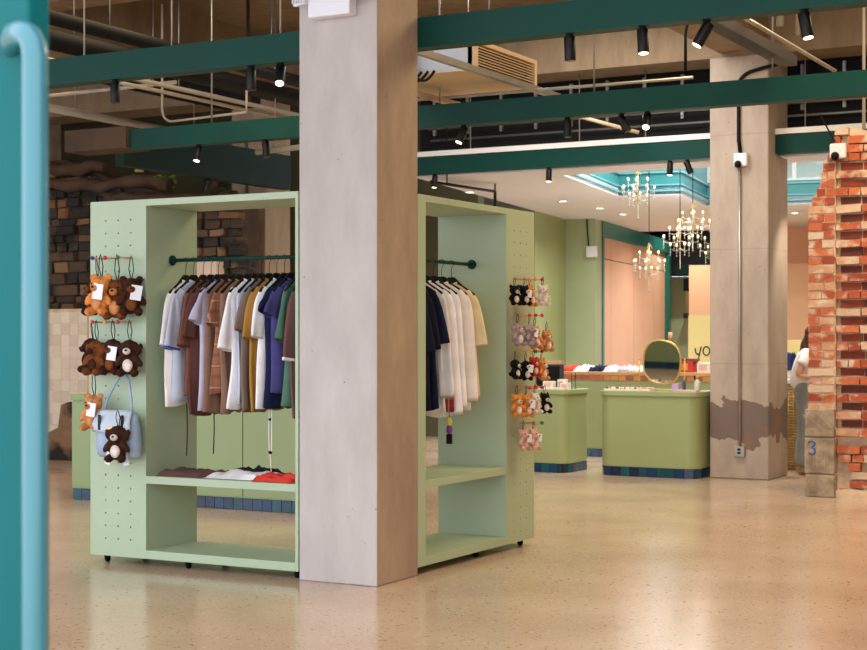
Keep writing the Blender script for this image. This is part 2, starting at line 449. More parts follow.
# steel beams
def beam(x0, x1, y, label, z=3.33, h=.19):
    b = MB().box(x0, x1, y, y + .012, z, z + h).box(x0, x1, y + .012, y + .13, z, z + .012).box(x0, x1, y + .012, y + .13, z + h - .012, z + h)
    return tag(b.build('steel_beam', M_teal), label, 'beam', 'green steel beams')
beam(-11, 2.9, 8.655, 'dark green steel beam nearest the viewer, passing behind the front column')
beam(-9.94, 2.9, 11.95, 'dark green steel beam in the middle of the three')
beam(-10.0, -5.56, 16.47, 'dark green steel beam farthest back, left of the patched column', 3.46, .2)
beam(-4.905, 2.9, 16.47, 'dark green steel beam farthest back, right of the patched column', 3.46, .2)
for a_, b_ in ((-10.0, -5.56), (-4.905, 2.9)):
    struct(MB().box(a_, b_, 16.46, 16.9, 3.67, 3.73).build('trim_%d' % (21 if a_ < -6 else 22), M_white))
beam(-11, 2.9, 5.3, 'green steel beam overhead in front of the picture')
tag(MB().box(-11.05, -10.93, 13.05, 16.2, 3.33, 3.75).build('steel_beam', M_teal_d), 'dark green deep beam running back above the ruined wall', 'beam')
tag(MB().box(-10.72, -9.945, 11.9, 12.25, 3.34, 3.55).build('duct', M_darkbrown), 'dark duct box joined to the end of the middle beam', 'duct')

# ---- rear hall: ceiling, coffer, walls (its own axes)
ce = MB()
ce.prism([(-6.6, 17.97), (-4.84, 17.68), (-4.84, 28.5), (-6.6, 28.5)], 3.45, 3.57)
ce.prism([(-4.84, 17.68), (1.0, 16.72), (1.0, 17.37), (-4.84, 18.33)], 3.45, 3.57)
ce.box(-4.84, -3.98, 21.3, 28.5, 3.45, 3.57)
ce.box(-3.98, 1.0, 23.4, 28.5, 3.45, 3.57)
ce.prism([(1.0, 16.72), (4.0, 16.24), (4.0, 28.5), (1.0, 28.5)], 3.45, 3.57)
far(struct(ce.build('ceiling', M_ceil)))
cf = MB().box(-4.96, -4.84, 18.33, 21.42, 3.458, 5.1)
cf = struct(cf.build('wall_coffer', M_turq))
wl = [cf]
def cwall(x0, x1, y0, y1, z0, z1, m=None):
    o = struct(MB().box(x0, x1, y0, y1, z0, z1).build('wall_coffer', m or M_turq)); wl.append(o)
cwall(-4.84, -3.98, 21.3, 21.42, 3.458, 5.1)
cwall(-4.1, -3.98, 21.42, 23.4, 3.458, 5.1)
cwall(-3.98, 1.0, 23.4, 23.52, 3.458, 3.80)
cwall(-3.98, 1.0, 23.4, 23.52, 4.75, 5.1)
cwall(1.0, 1.12, 17.37, 23.52, 3.458, 5.1)
o = struct(MB().prism([(-4.96, 18.25), (1.12, 17.25), (1.12, 17.37), (-4.96, 18.37)], 3.57, 5.1).build('wall_coffer', M_turq)); wl.append(o)
cwall(-4.96, 1.12, 18.3, 21.42, 5.1, 5.2, M_white)
cwall(-4.1, 1.12, 21.42, 23.52, 5.1, 5.2, M_white)
for o in wl: far(o)
# mouldings round the coffer
k = 0
for z, t, h in ((3.50, .04, .02), (3.58, .025, .018), (3.75, .035, .025)):
    m = MB()
    m.box(-4.84, -4.84 + t, 18.3, 21.3, z, z + h).box(-4.84, -3.98, 21.3 - t, 21.3, z, z + h)
    m.box(-3.98, -3.98 + t, 21.3 - t, 23.4, z, z + h).box(-3.98, 1.0, 23.4 - t, 23.4, z, z + h)
    k += 1
    far(struct(m.build('trim_%d' % (k + 3), M_mould)))
# clerestory window in the coffer
wn = 0
for i in range(8):
    x = -3.98 + i * .62
    w = struct(MB().box(x, x + .05, 23.42, 23.5, 3.80, 4.75).box(x + .05, x + .62, 23.42, 23.5, 3.80, 3.835).box(x + .05, x + .62, 23.42, 23.5, 4.70, 4.75)
               .build('window_%d' % (i + 1), M_white))
    g = MB().box(x + .05, x + .62, 23.455, 23.465, 3.835, 4.70).sub('pane', M_glass, w)
    far(w)
# rear hall walls
far(struct(MB().box(-13, -6.6, 27.2, 27.4, 0, 5.3).build('wall_beige', mat('beige_plaster', (176, 158, 138), .85, .05, 1))))
far(struct(MB().box(-6.85, -6.6, 23.3, 25.15, 0, 3.45).build('wall_green', M_sage)))
far(struct(MB().box(-6.85, -6.10, 25.15, 25.6, 0, 3.45).build('wall_pier', M_sage2)))
wp = struct(MB().box(-6.45, -6.19, 25.6, 31.4, 0, 3.45).build('wall_peach', M_trim))
ys = (25.72, 26.55, 28.4, 30.2, 31.3)
for a, b_ in zip(ys[:-1], ys[1:]):
    for z0, z1 in ((0.05, 2.83), (2.845, 3.2)):
        MB().box(-6.19, -6.165, a + .008, b_ - .008, z0, z1).sub('panel', M_peach, wp)
far(wp)
far(struct(MB().box(-6.19, -6.08, 25.6, 25.72, 0, 3.2).build('trim_7', M_trim)))
far(struct(MB().box(-6.19, -6.08, 25.6, 31.4, 3.2, 3.45).build('trim_8', M_trim)))
far(struct(MB().box(-6.19, -6.08, 31.3, 31.5, 0, 3.45).build('trim_9', M_trim)))
far(struct(MB().box(-6.5, -3.9, 31.9, 32.1, 0, 2.75).build('wall_rear', M_sage2)))
far(struct(MB().box(-6.5, 3.5, 31.6, 31.8, 2.75, 4.3).build('wall_void', M_dark)))
far(struct(MB().box(-6.6, 4.0, 28.5, 31.8, 4.2, 4.3).build('ceiling', M_dark)))
far(struct(MB().box(-6.6, 4.0, 28.4, 28.5, 3.57, 4.3).build('wall_step', M_dark)))
far(struct(MB().box(-6.62, -6.46, 28.4, 31.8, 3.3, 4.3).build('wall_side', M_dark)))
far(struct(MB().box(3.9, 4.0, 16.3, 32, 0, 4.3).build('wall_east', M_cream)))
far(struct(MB().box(-3.7, 3.5, 28.2, 28.35, 0, 3.45).build('wall_plaster', M_peach)))
far(tag(MB().box(-5.95, 2.0, 31.3, 31.42, 2.78, 2.98).build('steel_beam', M_teal_d), 'small dark green beam far back above the peach block', 'beam'))
far(tag(MB().box(-4.9, 2.6, 27.0, 27.6, 0, 2.75).build('partition', M_peach), 'tall peach partition far back behind the patched column', 'partition'))
s = thing('sign_panel', 'pale yellow panel with handwritten black lettering behind the counter mirror', 'sign', (-4.2, 25.5, 0))
MB().box(-4.64, -3.62, 25.5, 25.62, 0, 1.87).sub('panel', M_cream, s)
def stroke(pts, z0, x0, r=.011):
    P = []
    for a, c in zip(pts[:-1], pts[1:]):
        for t in range(4): P.append((x0 + a[0] + (c[0] - a[0]) * t / 4, 25.495, z0 + a[1] + (c[1] - a[1]) * t / 4))
    P.append((x0 + pts[-1][0], 25.495, z0 + pts[-1][1]))
    return MB().tube(P, r, 6)
stroke([(0, .14), (.015, .06), (.05, .03), (.085, .06)], 1.20, -4.53).tube([(-4.43, 25.495, 1.36), (-4.46, 25.495, 1.22), (-4.49, 25.495, 1.10)], .011, 6).sub('letter_y', M_black, s)
MB().tube([(-4.345 + .055 * math.cos(a * PI / 8), 25.495, 1.29 + .07 * math.sin(a * PI / 8)) for a in range(16)], .011, 6, closed=True).sub('letter_o', M_black, s)
stroke([(0, .15), (.01, .06), (.05, .02), (.10, .05), (.12, .16), (.125, .01)], 1.21, -4.25).sub('letter_u', M_black, s)
far(s)
far(tag(MB().box(-3.55, -1.5, 26.0, 26.6, 0, 1.47).build('low_partition', M_cream, bevel=.01), 'low cream block in front of the peach partition', 'partition'))
sh = thing('wall_shelf', 'dark wall shelf on the far green wall beyond the peach panels', 'shelf', (-5.3, 31.85, 1.9))
MB().box(-5.85, -4.6, 31.6, 31.88, 2.45, 2.7).sub('top_box', M_teal_d, sh)
MB().box(-5.85, -4.6, 31.6, 31.88, 1.9, 2.0).sub('board', M_dark, sh)
MB().box(-5.85, -4.6, 31.84, 31.88, 2.0, 2.45).sub('back', M_cream, sh)
far(sh)
# dark roof space behind the girder with studs and rods
vd = struct(MB().box(-9.6, 3, 17.1, 17.16, 3.58, 5.3).build('wall_roof_void', M_dark))
for i in range(22):
    x = -9.4 + i * .46
    MB().box(x, x + .035, 17.06, 17.1, 4.0, 4.5).sub('stud', M_galv, vd)
for j, (z, y) in enumerate(((4.07, 16.95), (3.93, 17.0), (4.22, 17.02))):
    tag(MB().cyl((-9.4, y, z), (2, y, z), .014 if j else .018, n=8).build('conduit', M_galv),
        ['lower', 'lowest', 'upper'][j] + ' of three thin conduits across the dark roof space behind the column', 'pipe', 'roof space conduits')

# ---- far left: sooty ruined wall, white tiles, plaster
rw = struct(MB().prism_y([(-19, 0), (-11.2, 0), (-11.2, 3.1), (-12.4, 3.3), (-13.3, 3.55), (-14, 3.8), (-19, 3.9)], 15.55, 15.9).build('wall_ruin', M_darkbrown))
random.seed(3)
pool = []
for q in range(8):
    m = MB(); m.box(-.5, .5, -.5, .5, -.5, .5)
    m.v = [(x * random.uniform(.8, 1.0), y * random.uniform(.7, 1.05), z * random.uniform(.78, 1.0)) for x, y, z in m.v]
    me = m.mesh('stone'); me.materials.append(M_rubble); pool.append(me)
z = 1.80; n = 0
while z < 3.72:
    h = random.choice((.09, .12, .15))
    x = -15.0
    while x < -11.3:
        w = random.uniform(.14, .36)
        top = 3.1 + max(0, min(1, (-12.4 - x) / 1.6)) * .7
        if z + h < top:
            o = bpy.data.objects.new('stone', random.choice(pool)); COL.objects.link(o); o.parent = rw
            o.location = Vector((x + w / 2, 15.55 - random.uniform(-.03, .04), z + h / 2)) - rw.location
            o.scale = (w * .97, .16, h * .95); o.rotation_euler.y = random.uniform(-.05, .05)
            n += 1
        x += w
    z += h
for z, x0, x1 in ((3.74, -16, -13.2), (3.50, -16, -12.2), (3.24, -13.2, -11.2)):
    P = [(x0 + (x1 - x0) * t / 14, 15.42 + random.uniform(-.03, .03), z + random.uniform(-.04, .04) - t * .006) for t in range(15)]
    MB().tube(P, [random.uniform(.06, .095) for _ in P], 9).sub('timber', M_darkbrown, rw)
struct(MB().box(-19, -10.8, 21, 21.2, 0, 5.3).build('wall_back', mat('olive_plaster', (96, 92, 66), .9, .15, 1)))
tw = struct(MB().box(-16.5, -13.05, 14.90, 15.1, 0, 1.86).build('wall_tiled', M_mortar))
tm = MB().box(-.068, .068, -.006, .006, -.068, .068).mesh('tile'); tm.materials.append(M_wtile)
for i in range(12):
    for j in range(13):
        x = -13.12 - i * .1395; zz = .075 + j * .1395
        if i == 0 and j < 4: continue
        if zz > 1.84: continue
        o = bpy.data.objects.new('tile', tm); COL.objects.link(o); o.parent = tw
        o.location = Vector((x, 14.894, zz)) - tw.location
tag(MB().prism_y([(-13.6, 0), (-13.02, 0), (-12.98, .55), (-13.1, .5), (-13.18, .72), (-13.3, .68), (-13.35, .4), (-13.55, .32)], 14.70, 14.86).build('rubble_heap', M_rubble), 'broken masonry lump at the foot of the white tiled wall', 'rubble')
tag(MB().prism_y([(-13.07, .55), (-12.86, .55), (-12.86, 1.3), (-12.90, 1.6), (-12.99, 1.84), (-13.07, 1.87)], 14.92, 15.06).build('plaster_slab', mat('white_plaster', (224, 214, 204), .8, .04, 2), bevel=.01), 'white plaster edge with a curved top beside the tiled wall', 'wall piece')
struct(MB().box(-12.75, -11.4, 15.3, 15.5, 0, 2.42).build('wall_plaster', mat('pinkish_plaster', (222, 200, 184), .85, .06, 3)))

# ---- the open entrance door, close to the camera
d = struct(MB().box(-2.036, -1.938, 2.06, 2.115, 0, 2.9).build('door_1', M_door, bevel=.006))
MB().box(-2.9, -2.036, 2.07, 2.105, 0, 1.118).sub('rail', M_door, d, bevel=.004)
MB().box(-2.9, -2.036, 2.085, 2.091, 1.118, 2.9).sub('glass', M_glass, d)
hp = [(-1.985, 2.07, 2.012), (-1.96, 2.045, 2.018), (-1.925, 2.015, 2.019), (-1.893, 1.998, 2.017), (-1.875, 1.994, 2.009), (-1.865, 1.993, 1.995), (-1.861, 1.993, 1.973), (-1.861, 1.993, 1.9), (-1.861, 1.993, .5), (-1.866, 1.994, .47), (-1.89, 2.0, .45), (-1.95, 2.03, .45), (-1.97, 2.07, .45)]
hd = MB().tube(hp, .0215, 16).sub('handle', mat('handle_enamel', (48, 112, 122), .3, .03, 2, coat=.4), d)
# ================================================================ clothes units
def hole_grid(m, x0, x1, z0, z1, y, cols, rows, r=.0065, depth=.02):
    """a front panel at depth y with real round holes"""
    a = .016
    xs = sorted([x0, x1] + [c - a for c in cols] + [c + a for c in cols])
    zs = sorted([z0, z1] + [c - a for c in rows] + [c + a for c in rows])
    cs = set(round(c, 5) for c in cols); rs = set(round(c, 5) for c in rows)
    for i in range(len(xs) - 1):
        for j in range(len(zs) - 1):
            cx = round((xs[i] + xs[i + 1]) / 2, 5); cz = round((zs[j] + zs[j + 1]) / 2, 5)
            if cx in cs and cz in rs and xs[i + 1] - xs[i] < .04 and zs[j + 1] - zs[j] < .04:
                sq = [(1, 0), (1, 1), (0, 1), (-1, 1), (-1, 0), (-1, -1), (0, -1), (1, -1)]
                vs = [(cx + a * p[0], y, cz + a * p[1]) for p in sq]
                vs += [(cx + r * math.cos(k * PI / 4), y, cz + r * math.sin(k * PI / 4)) for k in range(8)]
                vs += [(cx + r * math.cos(k * PI / 4), y + depth, cz + r * math.sin(k * PI / 4)) for k in range(8)]
                fs = [(k, (k + 1) % 8, 8 + (k + 1) % 8, 8 + k) for k in range(8)]
                fs += [(8 + k, 8 + (k + 1) % 8, 16 + (k + 1) % 8, 16 + k) for k in range(8)]
                fs.append(tuple(range(16, 24)))
                m.add(vs, fs)
            else:
                m.add([(xs[i], y, zs[j]), (xs[i + 1], y, zs[j]), (xs[i + 1], y, zs[j + 1]), (xs[i], y, zs[j + 1])], [(0, 1, 2, 3)])

def clothes_unit(label, W, peg, endt, mirror, zfirst, dz):
    """local frame: x along the front, y into the depth, pegboard column at x = 0"""
    root = thing('clothes_unit', label, 'display unit', group='wheeled clothes units')
    D, zb, zt = .545, .052, 2.41
    fx = (lambda x: W - x) if mirror else (lambda x: x)
    def B(m, x0, x1, *r):
        a, b = sorted((fx(x0), fx(x1))); m.box(a, b, *r)
    def part(name, boxes, mt=M_mint, bevel=.002):
        m = MB()
        for b in boxes: B(m, *b)
        return m.sub(name, mt, root, bevel=bevel)
    m = MB()
    cols = [fx(peg * q) for q in (.28, .505, .73)]
    rows = [zfirst - k * dz for k in range(26)]
    hole_grid(m, *sorted((fx(0), fx(peg))), zb, zt, 0, cols, rows)
    B(m, .019, peg - .019, .03, .05, zb + .002, zt - .002)
    m.sub('peg_panel', M_mint, root)
    part('side_panel', [(0, .018, .001, D, zb, zt)])
    part('side_panel', [(peg - .018, peg, .001, D, zb, zt)])
    part('back_panel', [(.018, peg - .018, D - .018, D, zb, zt)])
    part('side_panel', [(W - endt, W, 0, D, zb, zt)])
    part('top_panel', [(peg, W - endt, 0, D, zt - .043, zt)])
    part('bottom_panel', [(peg, W - endt, 0, D, zb, zb + .055)])
    part('shelf', [(peg, W - endt, .0, D, .545, .595)])
    yr, zr = .27, 2.02
    rl = MB().cyl((fx(peg), yr, zr), (fx(W - endt), yr, zr), .0125, n=14).sub('rail', M_teal, root)
    for x, s in ((peg, 1), (W - endt, -1)):
        MB().cyl((fx(x), yr, zr), (fx(x + s * .012), yr, zr), .034, n=18).cyl((fx(x + s * .012), yr, zr), (fx(x + s * .026), yr, zr), .022, n=14).sub('flange', M_teal, rl)
    for cx in (.09, W * .46, W - .05):
        for cy in (.07, D - .07):
            x = fx(cx)
            c = MB().box(x - .022, x + .022, cy - .022, cy + .022, .046, .052).box(x - .014, x - .009, cy - .018, cy + .012, .02, .047).box(x + .009, x + .014, cy - .018, cy + .012, .02, .047).sub('caster', M_blackp, root)
            MB().cyl((x - .008, cy, .021), (x + .008, cy, .021), .021, n=16).sub('wheel', M_blackp, c)
    return root, fx, cols, rows
UL, fxL, colsL, rowsL = clothes_unit('mint green wheeled clothes unit left of the front column', 1.667, .472, .022, False, 2.28, .0845)
UL.location = (-7.105, 8.14, 0)
UR, fxR, colsR, rowsR = clothes_unit('mint green wheeled clothes unit right of the front column', 1.716, .458, .10, True, 2.26, .0855)
UR.location = (-4.873, 8.652, 0); UR.rotation_euler.z = PI / 2

# ---------------------------------------------------------------- hangers and garments
def hanger(label, half=.19):
    h = thing('clothes_hanger', label, 'hanger')
    r = .0205
    hk = [(r * math.cos(a), 0, r * math.sin(a)) for a in [math.radians(v) for v in (200, 170, 140, 110, 80, 50, 20, -10, -40, -62)]]
    hk += [(.004, 0, -.03), (0, 0, -.045), (0, 0, -.12)]
    MB().tube([(p[0], p[1], p[2] - .004) for p in hk], .0022, 6).sub('hook', M_black, h)
    MB().prism_y([(-.024, -.100), (.024, -.100), (half * .5, -.158), (half, -.214), (half + .006, -.228), (half - .012, -.236), (.03, -.152), (-.03, -.152), (-half + .012, -.236), (-half - .006, -.228), (-half, -.214), (-half * .5, -.158)], -.008, .008).sub('bar', M_blackp, h, bevel=.004)
    return h

def garment(name, label, cat, m, L=.93, hw=.20, slv=.34, slw=.075, flare=.05, sm=None, collar=None, group=None, seed=0, thick=.026, buttons=False, cuff=None, hood=False):
    rnd = random.Random(seed)
    g = thing(name, label, cat, group=group)
    ph = [rnd.uniform(0, 6.28) for _ in range(6)]
    rows = [(-.146, .046, .018), (-.160, .080, .020), (-.188, .124, .022), (-.218, .164, .024), (-.250, hw - .004, .025)]
    nrow = 15
    for i in range(1, nrow + 1):
        t = i / nrow
        rows.append((-.250 - (L - .250) * t, hw * (1 + flare * t) * (1 - .05 * math.sin(t * 3)), thick * (1 + .25 * math.sin(t * 2.5 + ph[0]))))
    n = 32; vs = []; fs = []
    for i, (z, w, t) in enumerate(rows):
        amt = max(0, min(1, (-z - .22) / .35))
        for k in range(n):
            a = 2 * PI * k / n
            cx = math.copysign(abs(math.cos(a)) ** .8, math.cos(a)); sy = math.copysign(abs(math.sin(a)) ** .75, math.sin(a))
            x = w * cx
            fold = amt * (  .014 * math.sin(x * 34 + ph[1] + z * 3) + .008 * math.sin(x * 71 + ph[2]) + .006 * math.sin(z * 9 + ph[3]))
            y = t * sy + fold + .012 * amt * math.sin(ph[4] + z * 4)
            zz = z + (.012 * math.sin(x * 22 + ph[5]) if i == len(rows) - 1 else 0)
            vs.append((x, y, zz))
    for i in range(len(rows) - 1):
        fs += [(i * n + k, (i + 1) * n + k, (i + 1) * n + (k + 1) % n, i * n + (k + 1) % n) for k in range(n)]
    MB().add(vs, fs, True).sub('body', m, g, solid=.003)
    sm = sm or m
    if slv:
        for s in (-1, 1):
            e_ = rnd.uniform(-.01, .008)
            pts = [(.118, -.205), (.152, -.250), (.176, -.310), (.204 + e_ / 2, -.235 - slv * .6), (.226 + e_, -.225 - slv)]
            wid = [.03, .050, .056, slw * .84, slw * .95]
            ns = 18; sv = []; sf = []
            for i, ((px, pz), w) in enumerate(zip(pts, wid)):
                j = min(i + 1, 4); q = max(i - 1, 0)
                dx, dz = pts[j][0] - pts[q][0], pts[j][1] - pts[q][1]
                l = math.hypot(dx, dz); nx, nz = -dz / l, dx / l      # outward in the plane
                for k in range(ns):
                    a = 2 * PI * k / ns
                    o_ = w * math.cos(a)
                    y = (thick * .9) * math.sin(a) * (1.0 + .25 * math.sin(i * 2 + ph[0])) + .008 * math.sin(o_ * 60 + ph[1] + i * .6)
                    sv.append((s * (px + nx * o_), y, pz + nz * o_))
            for i in range(4):
                sf += [(i * ns + k, (i + 1) * ns + k, (i + 1) * ns + (k + 1) % ns, i * ns + (k + 1) % ns) for k in range(ns)]
            so = MB().add(sv, sf, True).sub('sleeve', sm, g, solid=.003)
            md = so.modifiers.new('sub', 'SUBSURF'); md.levels = 1; md.render_levels = 1
            if cuff:
                ring = [Vector(v) for v in sv[3 * ns:]]
                a_, b_ = ring[:ns], ring[ns:]
                va = [tuple(b + (a - b) * .10 + Vector((0, .0, 0))) for a, b in zip(a_, b_)]; vb = [tuple(b) for b in b_]
                cen = sum((Vector(v) for v in vb), Vector()) / ns
                va = [tuple(cen + (Vector(v) - cen) * 1.06) for v in va]; vb = [tuple(cen + (Vector(v) - cen) * 1.06) for v in vb]
                MB().add(va + vb, [(k, ns + k, ns + (k + 1) % ns, (k + 1) % ns) for k in range(ns)], True).sub('cuff', cuff, g, solid=.004)
    cm = collar or m
    MB().tube([(.052 * math.cos(a), .02 * math.sin(a), -.146 + .008 * math.cos(2 * a)) for a in [2 * PI * k / 14 for k in range(14)]], .0085, 6, closed=True).sub('collar', cm, g)
    if buttons:
        b = MB()
        for q in range(4): b.ell((-.0, -thick - .012, -.26 - q * .11), (.006, .003, .006), 8, 6)
        b.sub('buttons', M_white, g)
    return g

def hang(g, loc, rz):
    g.location = loc; g.rotation_euler.z = rz

C = {k: fabric(k, v) for k, v in dict(white=(240, 238, 238), cream=(226, 206, 160), offwhite=(232, 224, 218), lightblue=(186, 190, 206), lavender=(188, 182, 202),
     rust=(116, 74, 58), maroon=(92, 58, 52), taupe=(134, 102, 84), mauve=(108, 78, 74), mustard=(170, 126, 58), navy=(28, 34, 68), indigo=(72, 68, 120),
     green=(80, 116, 96), black=(26, 28, 40), ink=(24, 28, 52), greybrown=(126, 108, 98), coral=(226, 70, 56), blue=(70, 92, 170), brown=(112, 66, 46)).items()}
PLAID = plaid_mat('cloth_plaid', (150, 98, 70), (112, 66, 48), (198, 160, 128))
XL = lambda px: None
gl = [  # x on the rail, name, label, cat, kwargs
 (-6.555, 't_shirt', 'off-white long t-shirt hanging first at the left end of the left rail', 't-shirt', dict(m=C['offwhite'], L=.96, slv=.36)),
 (-6.49, 'shirt', 'pale blue shirt with dark blue cuffs hanging second from the left on the left rail', 'shirt', dict(m=C['lightblue'], L=.93, slv=.37, cuff=C['blue'])),
 (-6.41, 'polo_shirt', 'rust brown short-sleeved shirt near the left end of the left rail', 'shirt', dict(m=C['rust'], L=.90, slv=.36, slw=.08)),
 (-6.345, 't_shirt', 'dark maroon long top hanging between the rust shirt and the grey vest', 't-shirt', dict(m=C['maroon'], L=1.02, slv=.30)),
 (-6.285, 'vest_top', 'pale lavender top with a blue collar on the left rail', 'top', dict(m=C['lavender'], L=.98, slv=.20, collar=C['blue'])),
 (-6.235, 'tunic', 'taupe brown long tunic hanging beside the pale lavender top', 'tunic', dict(m=C['taupe'], L=1.01, slv=.0)),
 (-6.175, 'plaid_shirt', 'brown plaid short-sleeved shirt on the left rail', 'shirt', dict(m=PLAID, L=.88, slv=.22, slw=.085)),
 (-6.115, 'tunic', 'dark taupe sleeveless dress just left of the white shirt with wide sleeves', 'dress', dict(m=C['taupe'], L=1.0, slv=.0)),
 (-6.045, 't_shirt', 'bright white shirt with wide pointed sleeve in the middle of the left rail', 't-shirt', dict(m=C['white'], L=.97, slv=.38, slw=.085)),
 (-5.985, 'skirted_top', 'pale blue top mostly covered by the bright white shirt', 'top', dict(m=C['lightblue'], L=.93, slv=.0)),
 (-5.935, 'cardigan', 'grey-brown cardigan left of the mustard shirt', 'cardigan', dict(m=C['greybrown'], L=.99, slv=.26)),
 (-5.875, 't_shirt', 'mustard yellow t-shirt on the left rail', 't-shirt', dict(m=C['mustard'], L=.98, slv=.31, slw=.08)),
 (-5.815, 'blouse', 'white blouse with puffed sleeves right of the mustard t-shirt', 'blouse', dict(m=C['white'], L=.96, slv=.30, slw=.07)),
 (-5.755, 'dress_shirt', 'navy blue long top between the white blouse and the indigo shirt', 'top', dict(m=C['navy'], L=.96, slv=.14)),
 (-5.70, 't_shirt', 'indigo purple short-sleeved shirt left of the green t-shirt', 't-shirt', dict(m=C['indigo'], L=.86, slv=.16, slw=.07)),
 (-5.635, 't_shirt', 'green t-shirt on the left rail near the front column', 't-shirt', dict(m=C['green'], L=.96, slv=.32, slw=.08)),
 (-5.555, 'robe', 'mauve brown robe with white piping hanging last beside the front column', 'robe', dict(m=C['mauve'], L=1.02, slv=.44, slw=.085, cuff=C['white'])),
]
for i, (x, nm, lb, ct, kw) in enumerate(gl):
    r = random.Random(i)
    yaw = PI / 2 + r.uniform(-.07, .07)
    x = -6.515 + (x + 6.555) * .99
    loc = (x, 8.41, 2.02)
    g = garment(nm, lb, ct, seed=i, group='clothes on the left rail', **kw)
    hang(g, loc, yaw)
    h = hanger('black hanger on the left rail carrying the ' + ' '.join(lb.split(' ')[:3]), .185)
    h['group'] = 'hangers on the left rail'
    hang(h, loc, yaw)
gr = [
 (8.84, 'coat', 'black long coat hanging first on the right rail beside the front column', 'coat', dict(m=C['black'], L=.97, slv=.40)),
 (8.93, 'coat', 'black coat hanging second on the right rail', 'coat', dict(m=C['black'], L=1.0, slv=.38)),
 (9.02, 'shirt', 'dark navy short-sleeved shirt in front of the white shirts on the right rail', 'shirt', dict(m=C['ink'], L=.99, slv=.34)),
 (9.12, 'long_sleeved_shirt', 'white long-sleeved shirt directly behind the navy shirt', 'shirt', dict(m=C['offwhite'], L=1.02, slv=.70, slw=.06)),
 (9.22, 'long_sleeved_shirt', 'white long-sleeved shirt with a small black motif on the right rail', 'shirt', dict(m=C['white'], L=1.04, slv=.82, slw=.06)),
 (9.34, 'long_sleeved_shirt', 'white long shirt third among the whites on the right rail', 'shirt', dict(m=C['white'], L=1.02, slv=.78, slw=.055)),
 (9.46, 'long_sleeved_shirt', 'white long shirt next to the cream t-shirt', 'shirt', dict(m=C['offwhite'], L=1.0, slv=.74, slw=.055)),
 (9.60, 't_shirt', 'cream yellow t-shirt hanging last on the right rail', 't-shirt', dict(m=C['cream'], L=.92, slv=.36, slw=.075)),
]
for i, (y, nm, lb, ct, kw) in enumerate(gr):
    r = random.Random(50 + i)
    yaw = r.uniform(-.08, .08)
    loc = (-5.143, y, 2.02)
    g = garment(nm, lb, ct, seed=50 + i, group='clothes on the right rail', **kw)
    hang(g, loc, yaw)
    if 'motif' in lb: MB().ell((.09, -.052, -.40), (.012, .006, .018), 8, 6).sub('motif', M_black, g)
    h = hanger('black hanger on the right rail carrying the ' + ' '.join(lb.split(' ')[:3] + (['hung ' + ('first', 'second')[i]] if i < 2 else [' '.join(lb.split(' ')[3:6])])), .185)
    h['group'] = 'hangers on the right rail'
    hang(h, loc, yaw)
# key charm dangling under the white shirts
KX = -4.93
k = thing('key_charm', 'small purple and yellow charm dangling below the white shirts', 'charm', (KX, 9.17, .82))
MB().tube([(KX, 9.17, 1.05), (KX + .002, 9.17, .97)], .003, 6).sub('cord', M_black, k)
MB().obox((KX, 9.17, 1.06), (.07, .012, .10)).sub('patch', plaid_mat('cloth_red_check', (150, 40, 40), (30, 20, 24), (220, 150, 120)), k)
MB().ell((KX + .002, 9.17, .945), (.02, .015, .03)).sub('head', mat('charm_yellow', (206, 190, 60), .5), k)
MB().ell((KX + .002, 9.17, .895), (.022, .016, .035)).sub('body', mat('charm_purple', (110, 50, 130), .5), k)
MB().box(KX - .016, KX + .02, 9.16, 9.18, .80, .865).sub('foot', M_blackp, k)
# draw cords under the left clothes
for j, (x, z0, z1, m_) in enumerate(((-6.47, 1.06, .72, M_black), (-6.25, 1.08, .74, M_black))):
    tag(MB().tube([(x, 8.36, z0 + .04), (x + .006, 8.36, (z0 + z1) / 2), (x, 8.36, z1)], .004, 6).build('draw_cord', m_), ['left', 'right'][j] + ' of two black cords hanging below the left clothes', 'cord', 'draw cords')
c = thing('draw_cord', 'white looped draw cord hanging below the green t-shirt', 'cord', (-5.76, 8.3, .64))
MB().tube([(-5.765, 8.3, 1.09), (-5.768, 8.3, .9), (-5.765, 8.3, .76), (-5.757, 8.3, .74), (-5.748, 8.3, .78), (-5.745, 8.3, 1.09)], .0035, 6).tube([(-5.757, 8.3, .74), (-5.75, 8.3, .64)], .003, 6).sub('cord', M_white, c)
MB().ell((-5.757, 8.3, .98), (.012, .012, .01)).ell((-5.757, 8.3, .77), (.013, .013, .012)).sub('toggle', M_blackp, c)

